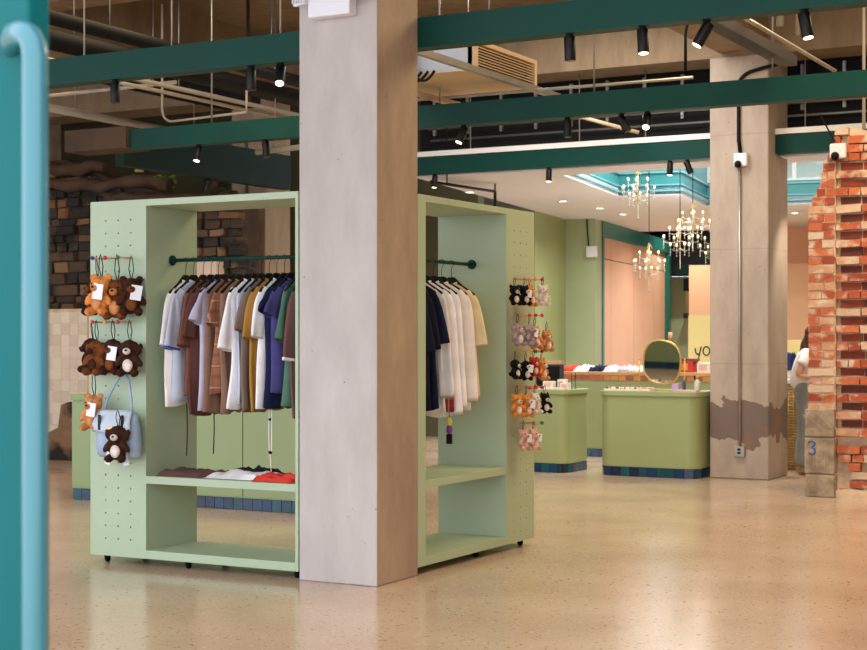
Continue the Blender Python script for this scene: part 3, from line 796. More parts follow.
# ---------------------------------------------------------------- folded clothes on the shelf
def heap(name, label, x0, x1, y0, y1, z, h, m, seed, cat='folded clothes', skew=0):
    nx, ny = 26, 14; vs = []; fs = []
    o = Vector((seed * 7.3, seed * 3.1, 0))
    for j in range(ny):
        for i in range(nx):
            u = i / (nx - 1) * 2 - 1; v = j / (ny - 1) * 2 - 1
            e = max(0, 1 - abs(u) ** 5) * max(0, 1 - abs(v) ** 4)
            jag = 1 + .10 * noise.noise(Vector((u * 2.2, v * 2.2, seed)))
            x = (x0 + x1) / 2 + u * jag * (x1 - x0) / 2 + skew * v; y = (y0 + y1) / 2 + v * jag * (y1 - y0) / 2
            hh = h * (e ** .5) * (.62 + .75 * noise.noise(Vector((u * 2.6, v * 3.6, 0)) + o) + .25 * noise.noise(Vector((u * 8, v * 8, 0)) + o))
            vs.append((x, y, z + max(.004 * (e > 0), hh)))
    top = len(vs)
    for j in range(ny - 1):
        fs += [(j * nx + i, j * nx + i + 1, (j + 1) * nx + i + 1, (j + 1) * nx + i) for i in range(nx - 1)]
    ring = [i for i in range(nx)] + [j * nx + nx - 1 for j in range(1, ny)] + [(ny - 1) * nx + i for i in reversed(range(nx - 1))] + [j * nx for j in reversed(range(1, ny - 1))]
    vs += [(vs[q][0], vs[q][1], z) for q in ring]
    R = len(ring)
    fs += [(ring[(a + 1) % R], ring[a], top + a, top + (a + 1) % R) for a in range(R)]
    fs.append(tuple(top + a for a in range(R)))
    return tag(MB().add(vs, fs, True).build(name, m), label, cat, 'folded clothes on the shelf')
heap('folded_garment', 'brown folded garment at the left end of the left shelf', -6.60, -6.20, 8.18, 8.5, .595, .048, C['mauve'], 1)
heap('folded_garment', 'black folded garment behind the white one on the left shelf', -6.22, -5.85, 8.42, 8.64, .595, .06, C['black'], 2)
heap('folded_garment', 'crumpled white folded garment in the middle of the left shelf', -6.21, -5.68, 8.19, 8.48, .597, .05, C['white'], 3)
heap('folded_garment', 'coral red folded garment on the left shelf beside the front column', -5.80, -5.48, 8.13, 8.36, .599, .05, C['coral'], 4)
tag(MB().box(-5.83, -5.76, 8.15, 8.2, .548, .5495).build('white_tag', M_plastic), 'small white tag tucked under the left shelf', 'tag')
# ================================================================ peg hooks and plush toys
BALL = {k: mat('ball_' + k, v, .3, .02, 3, coat=.4) for k, v in dict(red=(196, 36, 36), blue=(36, 46, 150), green=(24, 120, 70), yellow=(214, 180, 50), peach=(226, 160, 120)).items()}
def peg_hook(label, loc, d, length, col, grp):
    """a dowel standing out of the pegboard along d, with a coloured ball"""
    loc = Vector(loc); d = Vector(d)
    h = thing('peg_hook', label, 'hook', loc, grp)
    MB().cyl(loc - d * .012, loc + d * length, .0058, n=10).sub('dowel', M_orange, h)
    MB().ell(loc + d * (length + .008), .0135, 14, 10).sub('ball', BALL[col], h)
    return h
LN = ['top', 'second', 'third', 'fourth', 'fifth']
for r, (kk, cols_) in enumerate(((3, ('blue', 'red', 'green')), (8, ('red', 'yellow', 'red')), (12, (None, 'green', 'red')))):
    for c_, col in enumerate(cols_):
        if not col: continue
        peg_hook('%s-balled peg hook, %s in the %s row of pegs, left unit' % (col, ('first', 'second', 'third')[c_], LN[r]),
                 (-7.105 + colsL[c_], 8.14, rowsL[kk]), (0, -1, 0), .125, col, 'peg hooks of the left unit')
for r, (kk, cols_) in enumerate(((4, ('peach', 'peach', 'red')), (7, ('red', 'red', 'red')), (10, ('peach', 'green', 'red')), (13, ('red', 'red', 'red')), (16, (None, 'peach', 'green')))):
    for c_, col in enumerate(cols_):
        if not col: continue
        yy = 8.652 + sorted(colsR)[c_]
        peg_hook('%s-balled peg hook, %s in the %s row of pegs, right unit' % (col, ('first', 'second', 'third')[c_], LN[r]),
                 (-4.873, yy, rowsR[kk]), (1, 0, 0), .115, col, 'peg hooks of the right unit')

def evaluated(o):
    dg = bpy.context.evaluated_depsgraph_get()
    me = bpy.data.meshes.new_from_object(o.evaluated_get(dg))
    bpy.data.objects.remove(o, do_unlink=True)
    return me
def rotx(a): return Matrix.Rotation(a, 3, 'X')
def roty(a): return Matrix.Rotation(a, 3, 'Y')
def plush_body(kind):
    m = MB()
    m.ell((0, 0, -.06), (.052, .046, .047)); m.ell((0, .004, -.145), (.046, .042, .052))
    m.ell((0, -.035, -.07), (.028, .026, .022))
    for s in (-1, 1):
        if kind == 'bear': m.ell((s * .042, .004, -.022), (.02, .013, .02))
        elif kind == 'cat': m.lathe([(.002, .03), (.012, .012), (.018, -.006), (.01, -.012)], (s * .034, .004, -.024), 8)
        elif kind == 'dog': m.ell((s * .055, .0, -.062), (.014, .018, .034), rot=roty(s * .25))
        m.ell((s * .052, -.018, -.125), (.018, .019, .036), rot=roty(-s * .6))
        m.ell((s * .036, -.034, -.185), (.022, .036, .022))
    if kind != 'bear': m.tube([(0, .03, -.17), (0, .06, -.165), (.015, .075, -.14)], [.012, .011, .009], 8)
    o = link('t', m.mesh('plush'), None)
    rm = o.modifiers.new('r', 'REMESH'); rm.mode = 'VOXEL'; rm.voxel_size = .0075; rm.use_smooth_shade = True
    me = evaluated(o)
    for v in me.vertices:
        n = noise.noise(v.co * 70) * .0035 + noise.noise(v.co * 160) * .0022
        v.co = v.co + v.normal * n
    me.polygons.foreach_set('use_smooth', [True] * len(me.polygons))
    return me
PB = {k: plush_body(k) for k in ('bear', 'cat', 'dog')}
FUR = {k: mat('fur_' + k, v, .95, .25, 30, bump=.8, bscale=190, spec=.1) for k, v in dict(brown=(120, 68, 36), dark=(64, 38, 28), tan=(206, 138, 88), orange=(222, 142, 72),
       white=(232, 218, 206), black=(24, 22, 26), grey=(168, 148, 148), pink=(226, 178, 158), red=(188, 52, 44)).items()}
PMESH = {}
def plush(label, loc, rz, kind, fur, face, size=1.0, ht=.0, tagm=None, grp=None, tilt=0, ear=None):
    p = thing('plush_toy', label, 'plush toy', (0, 0, 0), grp)
    key = (kind, fur)
    if key not in PMESH:
        me = PB[kind].copy(); me.materials.clear(); me.materials.append(FUR[fur]); PMESH[key] = me
    link('body', PMESH[key], None, p)
    MB().ell((0, -.051, -.073), (.022, .016, .018)).sub('muzzle', FUR[face], p)
    MB().ell((0, -.036, -.148), (.028, .014, .034)).sub('belly', FUR[face], p)
    for s in (-1, 1): MB().ell((s * .02, -.042, -.052), .0055, 8, 6).sub('eye', M_black, p)
    MB().ell((0, -.067, -.068), (.008, .005, .006), 8, 6).sub('nose', M_black, p)
    MB().tube([(-.003, .01, -.015), (-.012, .004, .03), (-.006, 0, ht * .8 + .04), (0, 0, ht + .05), (.006, 0, ht * .8 + .04), (.012, .004, .03), (.003, .01, -.015)], .0026, 6).sub('strap', M_black, p)
    if tagm: MB().obox((.024, -.056, -.09), (.055, .002, .075), roty(.15)).sub('paper_tag', M_plastic, p)
    size *= 1.22 if grp == GL else 1.16
    p.scale = (size,) * 3; p.location = loc; p.rotation_euler = (0, tilt, rz)
    return p
GL = 'plush toys on the left unit'; GR = 'plush toys on the right unit'
plush('dark brown plush bear, leftmost of the top row on the left unit', (-6.985, 8.06, 1.915), -.4, 'bear', 'dark', 'brown', 1.06, .05, grp=GL)
plush('light orange plush bear at the front of the top row on the left unit', (-6.885, 7.985, 1.925), .1, 'bear', 'orange', 'tan', 1.12, .04, True, grp=GL)
plush('brown plush bear below the green ball on the left unit', (-6.79, 8.035, 1.90), .35, 'bear', 'brown', 'tan', 1.12, .06, grp=GL)
plush('dark brown plush bear, rightmost of the top row on the left unit', (-6.69, 8.06, 1.91), .7, 'bear', 'dark', 'brown', 1.06, .05, grp=GL, tagm=True)
plush('dark brown plush dog, leftmost of the second row on the left unit', (-7.02, 8.05, 1.515), -.5, 'dog', 'dark', 'dark', .98, .03, grp=GL)
plush('brown plush dog beside the leftmost one of the second row', (-6.935, 8.00, 1.50), .0, 'dog', 'brown', 'dark', .98, .05, grp=GL)
plush('dark plush dog with a large paper tag in the second row of the left unit', (-6.82, 8.03, 1.51), .2, 'dog', 'dark', 'brown', 1.0, .04, True, grp=GL)
plush('dark brown plush dog with white muzzle and tan face, right end of the second row', (-6.68, 8.03, 1.505), .4, 'dog', 'dark', 'white', 1.02, .04, grp=GL)
plush('tan plush bear with paper tag hanging left of the denim bag', (-6.975, 8.02, 1.14), .1, 'bear', 'tan', 'tan', 1.0, .10, True, grp=GL)
peg_hook('plain peg hook carrying the tan plush bear beside the bag', (-7.105 + colsL[0], 8.14, rowsL[12]), (0, -1, 0), .125, 'peach', 'peg hooks of the left unit')
plush('dark brown plush dog with white muzzle tied to the denim bag', (-6.69, 7.925, .95), .3, 'dog', 'dark', 'white', 1.0, .02, grp=GL)
for i, (y, z, x, k_, f_, c_, s_, lb) in enumerate((
    (9.895, 1.875, -4.80, 'bear', 'black', 'white', .62, 'black plush bear with white muzzle, leftmost in the top row of the right unit'),
    (9.985, 1.875, -4.77, 'bear', 'black', 'white', .62, 'black plush bear with white muzzle, second in the top row of the right unit'),
    (10.10, 1.88, -4.78, 'cat', 'orange', 'white', .66, 'orange plush cat in the top row of the right unit'),
    (10.21, 1.885, -4.73, 'bear', 'white', 'white', .66, 'white plush bear at the right end of the top row of the right unit'),
    (9.945, 1.615, -4.80, 'dog', 'grey', 'white', .72, 'grey plush dog, leftmost in the second row of the right unit'),
    (10.03, 1.61, -4.75, 'dog', 'grey', 'grey', .70, 'all grey plush dog in the second row of the right unit'),
    (10.14, 1.59, -4.76, 'cat', 'orange', 'white', .72, 'orange plush cat in the second row of the right unit'),
    (10.25, 1.56, -4.72, 'cat', 'tan', 'white', .66, 'tan plush cat at the right end of the second row of the right unit'),
    (9.90, 1.36, -4.80, 'dog', 'black', 'white', .62, 'black plush dog, leftmost in the third row of the right unit'),
    (10.01, 1.35, -4.77, 'dog', 'black', 'white', .62, 'black plush dog, second in the third row of the right unit'),
    (10.10, 1.37, -4.75, 'bear', 'red', 'white', .60, 'red plush bear in the third row of the right unit'),
    (10.19, 1.36, -4.73, 'cat', 'orange', 'white', .68, 'orange plush cat at the right end of the third row of the right unit'),
    (9.91, 1.115, -4.79, 'bear', 'orange', 'white', .70, 'orange plush bear, leftmost in the fourth row of the right unit'),
    (10.02, 1.11, -4.77, 'bear', 'orange', 'white', .70, 'orange plush bear, second in the fourth row of the right unit'),
    (10.12, 1.12, -4.75, 'bear', 'white', 'white', .66, 'white plush bear in the fourth row of the right unit'),
    (10.22, 1.115, -4.72, 'cat', 'black', 'white', .64, 'black plush cat with white face at the right end of the fourth row'),
    (10.015, .865, -4.79, 'bear', 'pink', 'pink', .66, 'pink plush bear, left one of the pair in the bottom row of the right unit'),
    (10.10, .865, -4.75, 'bear', 'pink', 'white', .66, 'pink plush bear with white muzzle, right one of the bottom pair'))):
    plush(lb, (x, y, z), PI / 2 - .55 + (i % 3) * .2, k_, f_, c_, s_, .02, grp=GR, tagm=(i % 4 == 1 or i == 16))

# denim bag
b = thing('shoulder_bag', 'pale blue denim shoulder bag hanging on the left unit pegboard', 'bag', (-6.77, 8.03, .70))
DEN = fabric('denim', (160, 178, 200), .12)
m = MB(); n_ = 12
def bag_ring(z, w, t): return [(-6.77 + w * math.copysign(abs(math.cos(a)) ** .5, math.cos(a)), 8.035 + t * math.copysign(abs(math.sin(a)) ** .6, math.sin(a)), z) for a in [2 * PI * k / 20 for k in range(20)]]
rings = [bag_ring(z, w, t) for z, w, t in ((.72, .15, .03), (.735, .165, .05), (.80, .172, .062), (.90, .165, .06), (.98, .15, .045), (1.02, .135, .025))]
vs = [p for r in rings for p in r]
fs = [(i * 20 + k, i * 20 + (k + 1) % 20, (i + 1) * 20 + (k + 1) % 20, (i + 1) * 20 + k) for i in range(5) for k in range(20)] + [tuple(range(20)), tuple(range(100, 120))]
m.add(vs, fs, True).sub('body', DEN, b)
m = MB(); fl = []
for j in range(7):
    t = j / 6
    for i in range(9):
        u = i / 8 * 2 - 1
        fl.append((-6.77 + u * (.14 + .02 * t), 8.005 - .047 * min(1, t * 1.6) - .006, 1.03 - .15 * t - .02 * (u * u) * t * -1))
m.add(fl, [(j * 9 + i, j * 9 + i + 1, (j + 1) * 9 + i + 1, (j + 1) * 9 + i) for j in range(6) for i in range(8)], True).sub('flap', fabric('denim_pale', (190, 202, 214), .08), b, solid=.006)
MB().box(-6.79, -6.75, 7.942, 7.952, .90, .925).sub('clasp', M_brass, b)
for s in (-1, 1):
    MB().tube([(-6.77 + s * .12, 8.02, 1.0), (-6.765 + s * .10, 8.03, 1.10), (-6.752 + s * .05, 8.05, 1.22), (-6.75, 8.06, 1.288)], .009, 8).sub('strap', DEN, b)
    MB().box(-6.77 + s * .095 - .011, -6.77 + s * .095 + .011, 7.948, 7.954, .90, 1.0).sub('leather_tab', M_black, b)
for i, x in enumerate((-6.80, -6.66)):
    MB().obox((x, 7.965, .72), (.045, .003, .09), roty(.3 - i * .5)).sub('tag', M_plastic, b)

# ================================================================ counters with tile plinths
def rrect(x0, x1, y0, y1, r, n=7):
    P = []
    for cx, cy, a0 in ((x1 - r, y0 + r, -PI / 2), (x1 - r, y1 - r, 0), (x0 + r, y1 - r, PI / 2), (x0 + r, y0 + r, PI)):
        P += [(cx + r * math.cos(a0 + PI / 2 * i / n), cy + r * math.sin(a0 + PI / 2 * i / n)) for i in range(n + 1)]
    return P
ztile = {}
def plinth_tiles(root, poly, h, w=.102, mt=None, z0=.0, name='tile', th=.012):
    P = [Vector((x, y)) for x, y in poly]; n = len(P)
    seg = [(P[(i + 1) % n] - P[i]).length for i in range(n)]; tot = sum(seg)
    cnt = max(4, round(tot / w)); st = tot / cnt
    def point(d):
        d %= tot
        for i in range(n):
            if d <= seg[i]: return P[i] + (P[(i + 1) % n] - P[i]) * (d / max(seg[i], 1e-9))
            d -= seg[i]
        return P[0]
    key = (round(st, 4), h, th, (mt or M_ztile).name)
    if key not in ztile:
        me = MB().box(-st / 2 + .0025, st / 2 - .0025, -th, 0, .003, h - .003).mesh(name); me.materials.append(mt or M_ztile); ztile[key] = me
    off = root.location
    for i in range(cnt):
        a, b_ = point(i * st), point((i + 1) * st); c_ = (a + b_) / 2; d = (b_ - a)
        o = bpy.data.objects.new(name, ztile[key]); COL.objects.link(o); o.parent = root
        o.location = (c_.x - off.x, c_.y - off.y, z0 - off.z); o.rotation_euler.z = math.atan2(d.y, d.x)
def counter(label, x0, x1, y0, y1, top, r, lip=.055, body=M_sage, seams=()):
    c = thing('display_counter', label, 'counter', ((x0 + x1) / 2, (y0 + y1) / 2, 0), 'green display counters')
    e = .014
    MB().prism(rrect(x0 + e, x1 - e, y0 + e, y1 - e, r), 0, .104).sub('plinth', M_dark, c)
    plinth_tiles(c, rrect(x0 + e, x1 - e, y0 + e, y1 - e, r), .104)
    MB().prism(rrect(x0 + .008, x1 - .008, y0 + .008, y1 - .008, r), .104, top - lip).sub('body', body, c)
    MB().prism(rrect(x0 - .012, x1 + .012, y0 - .012, y1 + .012, r + .01), top - lip, top).sub('top', body, c, bevel=.008)
    for a, b_ in seams:
        MB().box(a + .006, b_ - .006, y0 - .004, y0 + .02, .115, top - lip - .012).sub('front_panel', body, c, bevel=.002)
    return c
sm = [-10.02, -9.37, -8.72, -8.07, -7.42, -6.83]
counter('long green panelled counter with blue tile foot seen through the left unit', -10.03, -6.82, 11.22, 12.25, 0.975, .02, body=mat('counter_green', (154, 174, 128), .45, .03, 2), seams=list(zip(sm[:-1], sm[1:])))
counter('rounded green counter just right of the right clothes unit', -8.35, -7.12, 16.0, 16.66, .925, .10)
counter('rounded green counter carrying the oval mirror', -6.745, -5.60, 15.98, 16.66, .925, .14)
c = thing('display_counter', 'green counter with wooden top edged in terracotta tiles behind the others', 'counter', (-7.6, 18.8, 0), 'green display counters')
MB().box(-9.0, -6.2, 18.46, 19.3, 0, .10).sub('plinth', M_dark, c)
plinth_tiles(c, [(-9.0, 18.46), (-6.2, 18.46), (-6.2, 19.3), (-9.0, 19.3)], .10)
MB().box(-9.0, -6.2, 18.46, 19.3, .10, .965).sub('body', M_sage, c)
MB().box(-9.0, -6.2, 18.45, 19.3, .965, 1.03).sub('edge', M_wood, c)
plinth_tiles(c, [(-9.0, 18.45), (-6.2, 18.45), (-6.2, 19.3), (-9.0, 19.3)], .062, .10, M_ctile, .967)
MB().box(-9.02, -6.18, 18.43, 19.32, 1.03, 1.075).sub('top', M_wood, c, bevel=.006)

# goods on the wooden counter
random.seed(11)
goods = [('white', 'white'), ('coral', 'coral pink'), ('offwhite', 'off-white'), ('navy', 'navy'), ('lightblue', 'pale blue'), ('lavender', 'lilac'), ('white', 'bright white'), ('cream', 'cream')]
for i, (cn, wd) in enumerate(goods):
    x = -8.45 + i * .2
    o = heap('folded_garment', '%s folded garment, %s along the wooden counter top' % (wd, ('first', 'second', 'third', 'fourth', 'fifth', 'sixth', 'seventh', 'eighth')[i]), x - .10, x + .11, 18.5, 18.85, 1.075, .085, C[cn], 20 + i)
    o['group'] = 'folded clothes on the wooden counter'
# goods on the left rounded counter
def carton(label, x, y, z, w, d, h, m, m2, cat='box', rz=0, win=True):
    b = thing('gift_box', label, cat, (0, 0, 0))
    MB().box(-w / 2, w / 2, -d / 2, d / 2, 0, h).sub('carton', m, b, bevel=.003)
    if win: MB().box(-w * .32, w * .32, -d / 2 - .003, -d / 2, h * .2, h * .8).sub('front_label', m2, b)
    b.location = (x, y, z); b.rotation_euler.z = rz
    return b
KB = mat('kraft_card', (196, 150, 110), .7, .08, 5); PK = mat('pink_card', (222, 180, 176), .6, .05, 5); WC = mat('white_card', (230, 224, 214), .6, .04, 5); RD = mat('red_card', (196, 50, 40), .5, .1, 5); OR = mat('orange_card', (214, 140, 60), .6, .1, 5)
dk = thing('cash_register', 'dark navy screen box standing on the left rounded counter', 'screen', (-7.62, 16.35, .925))
NV = mat('navy_plastic', (34, 44, 66), .4, .1, 4)
MB().box(-7.68, -7.36, 16.38, 16.46, .93, 1.20).sub('screen', NV, dk, bevel=.006)
MB().box(-7.60, -7.44, 16.30, 16.5, .925, .945).sub('base', NV, dk)
MB().box(-7.66, -7.38, 16.374, 16.38, .96, 1.18).sub('glass', M_blackp, dk)
carton('kraft box lying on the dark screen box', -7.50, 16.42, 1.20, .24, .10, .04, KB, WC, win=False)
carton('small white box with pink window, left on the rounded counter', -7.40, 16.15, .925, .12, .10, .09, WC, PK)
carton('small white box with grey front, middle of the rounded counter', -7.27, 16.22, .925, .09, .09, .11, WC, KB)
carton('small white house-shaped box at the corner of the rounded counter', -7.19, 16.12, .925, .10, .09, .075, WC, PK)
carton('flat white tray of small goods along the edge of the rounded counter', -7.34, 16.07, .925, .34, .06, .02, WC, KB, win=False)
carton('red card box lying next to the plush toys on the left counter', -7.62, 16.1, .925, .14, .1, .05, RD, WC)
for i in range(2):
    tag(MB().lathe([(.018, 0), (.018, .004), (.004, .006), (.004, .17), (.008, .175), (.002, .18)], (-7.22 + i * .045, 16.36, .925), 10).build('pen_stand', M_black), ['left', 'right'][i] + ' thin black stand on the left rounded counter', 'stand', 'black stands')
# goods on the mirror counter
tr = thing('jewellery_tray', 'long patterned white tray lying in front of the oval mirror', 'tray', (-6.43, 16.12, .925))
MB().box(-6.70, -6.16, 16.05, 16.24, .925, .945).sub('base', WC, tr, bevel=.003)
random.seed(5)
for i in range(13):
    for j in range(3):
        x = -6.67 + i * .041; y = 16.075 + j * .055
        MB().ell((x, y, .952), (.015, .015, .012), 8, 6).sub('trinket', random.choice([WC, PK, KB, OR, M_lens, RD, WC]), tr)
mi = thing('table_mirror', 'tilted oval brass table mirror standing on the green counter', 'mirror', (-6.13, 16.33, .925))
fr = []; gl_ = []
N_ = 40
tiltm = Matrix.Rotation(-.10, 3, 'Z') @ rotx(.12)
def oval(k, s=1.0):
    a = 2 * PI * k / N_
    x = .222 * s * math.copysign(abs(math.cos(a)) ** .8, math.cos(a)); z = .24 * s * math.copysign(abs(math.sin(a)) ** .8, math.sin(a))
    q = .16
    return Vector((x * math.cos(q) + z * math.sin(q), 0, -x * math.sin(q) + z * math.cos(q)))
cen = Vector((-6.13, 16.33, 1.235))
MB().tube([cen + tiltm @ oval(k) for k in range(N_)], .011, 8, closed=True).sub('frame', M_brass, mi)
vs = [cen + tiltm @ (oval(k, .99) + Vector((0, -.004, 0))) for k in range(N_)] + [cen + tiltm @ (oval(k, .99) + Vector((0, .004, 0))) for k in range(N_)]
MB().add(vs, [tuple(range(N_)), tuple(reversed(range(N_, 2 * N_)))] + [(k, N_ + k, N_ + (k + 1) % N_, (k + 1) % N_) for k in range(N_)]).sub('glass', M_mirror, mi)
for s in (-1, 1):
    x = -6.13 + s * .262
    MB().cyl((x, 16.33, .94), (x, 16.33, 1.26), .007, n=8).ell((x, 16.33, 1.262), .012).sub('post', M_brass, mi)
MB().tube([(-6.13 + .262 * math.cos(a), 16.33 + .05 * math.sin(a), .935) for a in [2 * PI * k / 20 for k in range(20)]], .008, 8, closed=True).sub('base', M_brass, mi)
carton('lilac box beside the foot of the mirror', -5.90, 16.15, .925, .075, .07, .08, mat('lilac_card', (196, 160, 206), .6), WC, win=False)
def bottle(label, x, y, z, h, r, m, cm):
    b = thing('bottle', label, 'bottle', (x, y, z))
    MB().lathe([(r * .9, 0), (r, .01), (r, h * .6), (r * .5, h * .74), (r * .4, h * .8)], (x, y, z), 14).sub('body', m, b)
    MB().lathe([(r * .5, h * .78), (r * .5, h), (r * .3, h * 1.0)], (x, y, z), 12).sub('cap', cm, b)
    return b
bottle('pale clear bottle at the right end of the mirror counter', -5.68, 16.2, .925, .17, .035, mat('pale_bottle', (200, 206, 190), .2, .03, 4), OR)
bottle('small orange-topped bottle between the mirror and the black stand', -5.80, 16.12, .925, .15, .02, mat('blue_bottle', (70, 70, 96), .3, .05, 4), OR)
tag(MB().lathe([(.03, 0), (.03, .006), (.012, .01), (.012, .13), (.022, .14), (.022, .165), (.01, .17)], (-5.735, 16.3, .925), 12).build('black_stand', M_black), 'black upright stand on the mirror counter near the patched column', 'stand')
carton('pale tray at the right end of the mirror counter', -5.74, 16.08, .925, .22, .08, .02, PK, WC, win=False)
# red boxed goods farther back
carton('red and yellow box on the far wooden counter beside the patched column', -6.72, 18.62, 1.075, .34, .22, .14, RD, OR)
carton('dark wooden tray lying on the red box', -6.70, 18.62, 1.215, .34, .2, .03, mat('walnut', (110, 66, 46), .5), RD, win=False)
carton('white carton at the right end of the wooden counter', -6.42, 18.62, 1.075, .16, .2, .12, WC, PK)
bottle('orange bottle standing behind the top of the mirror', -6.93, 18.75, 1.075, .50, .055, mat('orange_bottle', (214, 120, 60), .3, .05, 4), KB)
# ================================================================ lamps
def spot_lamp(label, loc, aim, lit, energy=0, s=1.0, grp='track spotlights'):
    loc = Vector(loc)
    r = thing('spotlight', label, 'spotlight', loc, grp)
    d = Vector(aim).normalized(); c = loc + Vector((0, 0, -.045))
    MB().cyl(loc, loc + Vector((0, 0, -.012)), .022, n=12).cyl(loc, c, .006, n=8).sub('stem', M_black, r)
    a = c - d * .03 * s; e = c + d * .115 * s
    bd = MB().cyl(a, e, .034 * s, n=18).sub('housing', M_black, r, bevel=.003)
    MB().cyl(e - d * .004, e + d * .001, .028 * s, n=18).sub('lens', M_lit if lit else M_lens, r)
    if lit and energy:
        l = bpy.data.lights.new('lamp', 'SPOT'); l.energy = energy * LAMP_W; l.color = (1, .84, .66); l.spot_size = 1.3; l.spot_blend = .7; l.shadow_soft_size = .05
        o = bpy.data.objects.new('lamp', l); COL.objects.link(o); o.parent = r
        o.location = e + d * .006 - loc
        o.rotation_euler = d.to_track_quat('-Z', 'Y').to_euler()
    return r
B1, B2, B3 = 8.71, 12.01, 16.53
ZB = 3.33
spots = [
 (-7.377, B1, (.06, -.05, -1), 0, 'unlit spotlight at the far left under the nearest green beam'),
 (-6.20, B1, (.05, -.02, -1), 0, 'unlit spotlight beside the lit one left of the front column'),
 (-5.96, B1, (.25, -.45, -.8), 60, 'lit spotlight just left of the front column under the nearest beam'),
 (-3.858, B1, (.04, 0, -1), 0, 'unlit spotlight, first right of the front column under the nearest beam'),
 (-3.39, B1, (.10, -.12, -1), 60, 'lit spotlight, second right of the front column under the nearest beam'),
 (-2.998, B1, (-.42, -.25, -.85), 60, 'lit spotlight tilted left, third right of the front column under the nearest beam'),
 (-2.428, B1, (.22, -.1, -1), 60, 'lit spotlight at the right end of the nearest beam'),
 (-9.153, B2, (.02, -.30, -.9), 50, 'lit spotlight under the left end of the middle beam'),
 (-8.383, B2, (.12, 0, -1), 0, 'unlit spotlight under the middle beam left of the front column'),
 (-6.315, B2, (-.2, -.35, -.85), 60, 'lit spotlight under the middle beam just right of the front column'),
 (-5.339, B2, (0.02, 0, -1), 0, 'unlit spotlight under the middle beam, upright'),
 (-4.858, B2, (.45, 0, -.8), 0, 'unlit spotlight under the middle beam, tilted to the right'),
 (-4.633, B2, (.10, -.5, -.6), 60, 'lit spotlight under the middle beam near the patched column'),
 (-9.08, B3, (-.03, -.1, -1), 50, 'lit spotlight under the farthest beam above the right clothes unit'),
 (-7.58, B3, (0, -.1, -1), 50, 'upright spotlight alone under the farthest beam'),
 (-6.11, B3, (0, -.1, -1), 50, 'upright lit spotlight under the farthest beam beside the patched column'),
 (-5.91, B3, (.35, 0, -.9), 0, 'tilted unlit spotlight under the farthest beam touching the patched column'),
]
for x, y, aim, en, lb in spots: spot_lamp(lb, (x, y, 3.46 if y == B3 else ZB), aim, bool(en), en * .25)
spot_lamp('lit spotlight under the farthest beam hidden behind the broken brick wall', (-4.27, B3, 3.46), (-.25, .33, -1), True, 110)  # put in out of sight to light the woman
spot_lamp('black spotlight tilted down above the ruined wall behind the left unit', (-10.99, 14.6, 3.33), (-.3, 0, -1), False)
# unseen spotlights added on the entrance beam as fill light
for x in (-7, -5, -3, -1):
    spot_lamp('lit spotlight on the beam over the entrance, %s of four' % {-7: 'first', -5: 'second', -3: 'third', -1: 'last'}[x], (x, 5.36, ZB), (-.1, .35, -1), True, 40)

# downlights in the white ceiling, the later ones added to brighten the hall
for j, (x, y, en) in enumerate(((-9.717, 18.664, 200), (-9.195, 20.528, 240), (-9.204, 21.901, 110), (-9.333, 23.135, 80), (-9.0, 25.2, 130), (-8.8, 27.4, 140), (-6.9, 24.2, 60), (-5.2, 23.9, 110), (-9.6, 26.6, 120))):
    d = thing('downlight', 'round recessed downlight in the white ceiling, %s going back' % ('first', 'second', 'third', 'fourth', 'fifth', 'sixth', 'seventh', 'eighth', 'ninth')[j], 'downlight', (x, y, 3.45), 'ceiling downlights')
    MB().lathe([(.075, 0), (.075, -.008), (.055, -.008), (.055, -.002), (.02, -.002)], (x, y, 3.45), 20).sub('ring', M_white, d)
    MB().lathe([(.05, -.003), (.05, -.006), (.01, -.006)], (x, y, 3.45), 16).sub('lens', M_down, d)
    l = bpy.data.lights.new('lamp', 'SPOT'); l.energy = en * LAMP_W; l.color = SOFT; l.spot_size = 2.7; l.spot_blend = 1.0; l.shadow_soft_size = .06
    o = bpy.data.objects.new('lamp', l); COL.objects.link(o); o.parent = d; o.location = (0, 0, -.02)

d = thing('downlight', 'small lamp in the dark roof far behind the peach panels', 'downlight', (-5.2, 30.4, 4.2))  # extra lamp put in to brighten the far green wall
MB().lathe([(.075, 0), (.075, -.03), (.05, -.03), (.02, -.02)], (-5.2, 30.4, 4.2), 16).sub('ring', M_white, d)
l = bpy.data.lights.new('lamp', 'SPOT'); l.energy = 200 * LAMP_W; l.color = SOFT; l.spot_size = 2.6; l.spot_blend = 1.0; l.shadow_soft_size = .06
o = bpy.data.objects.new('lamp', l); COL.objects.link(o); o.parent = d; o.location = (0, 0, -.05)
far(d)

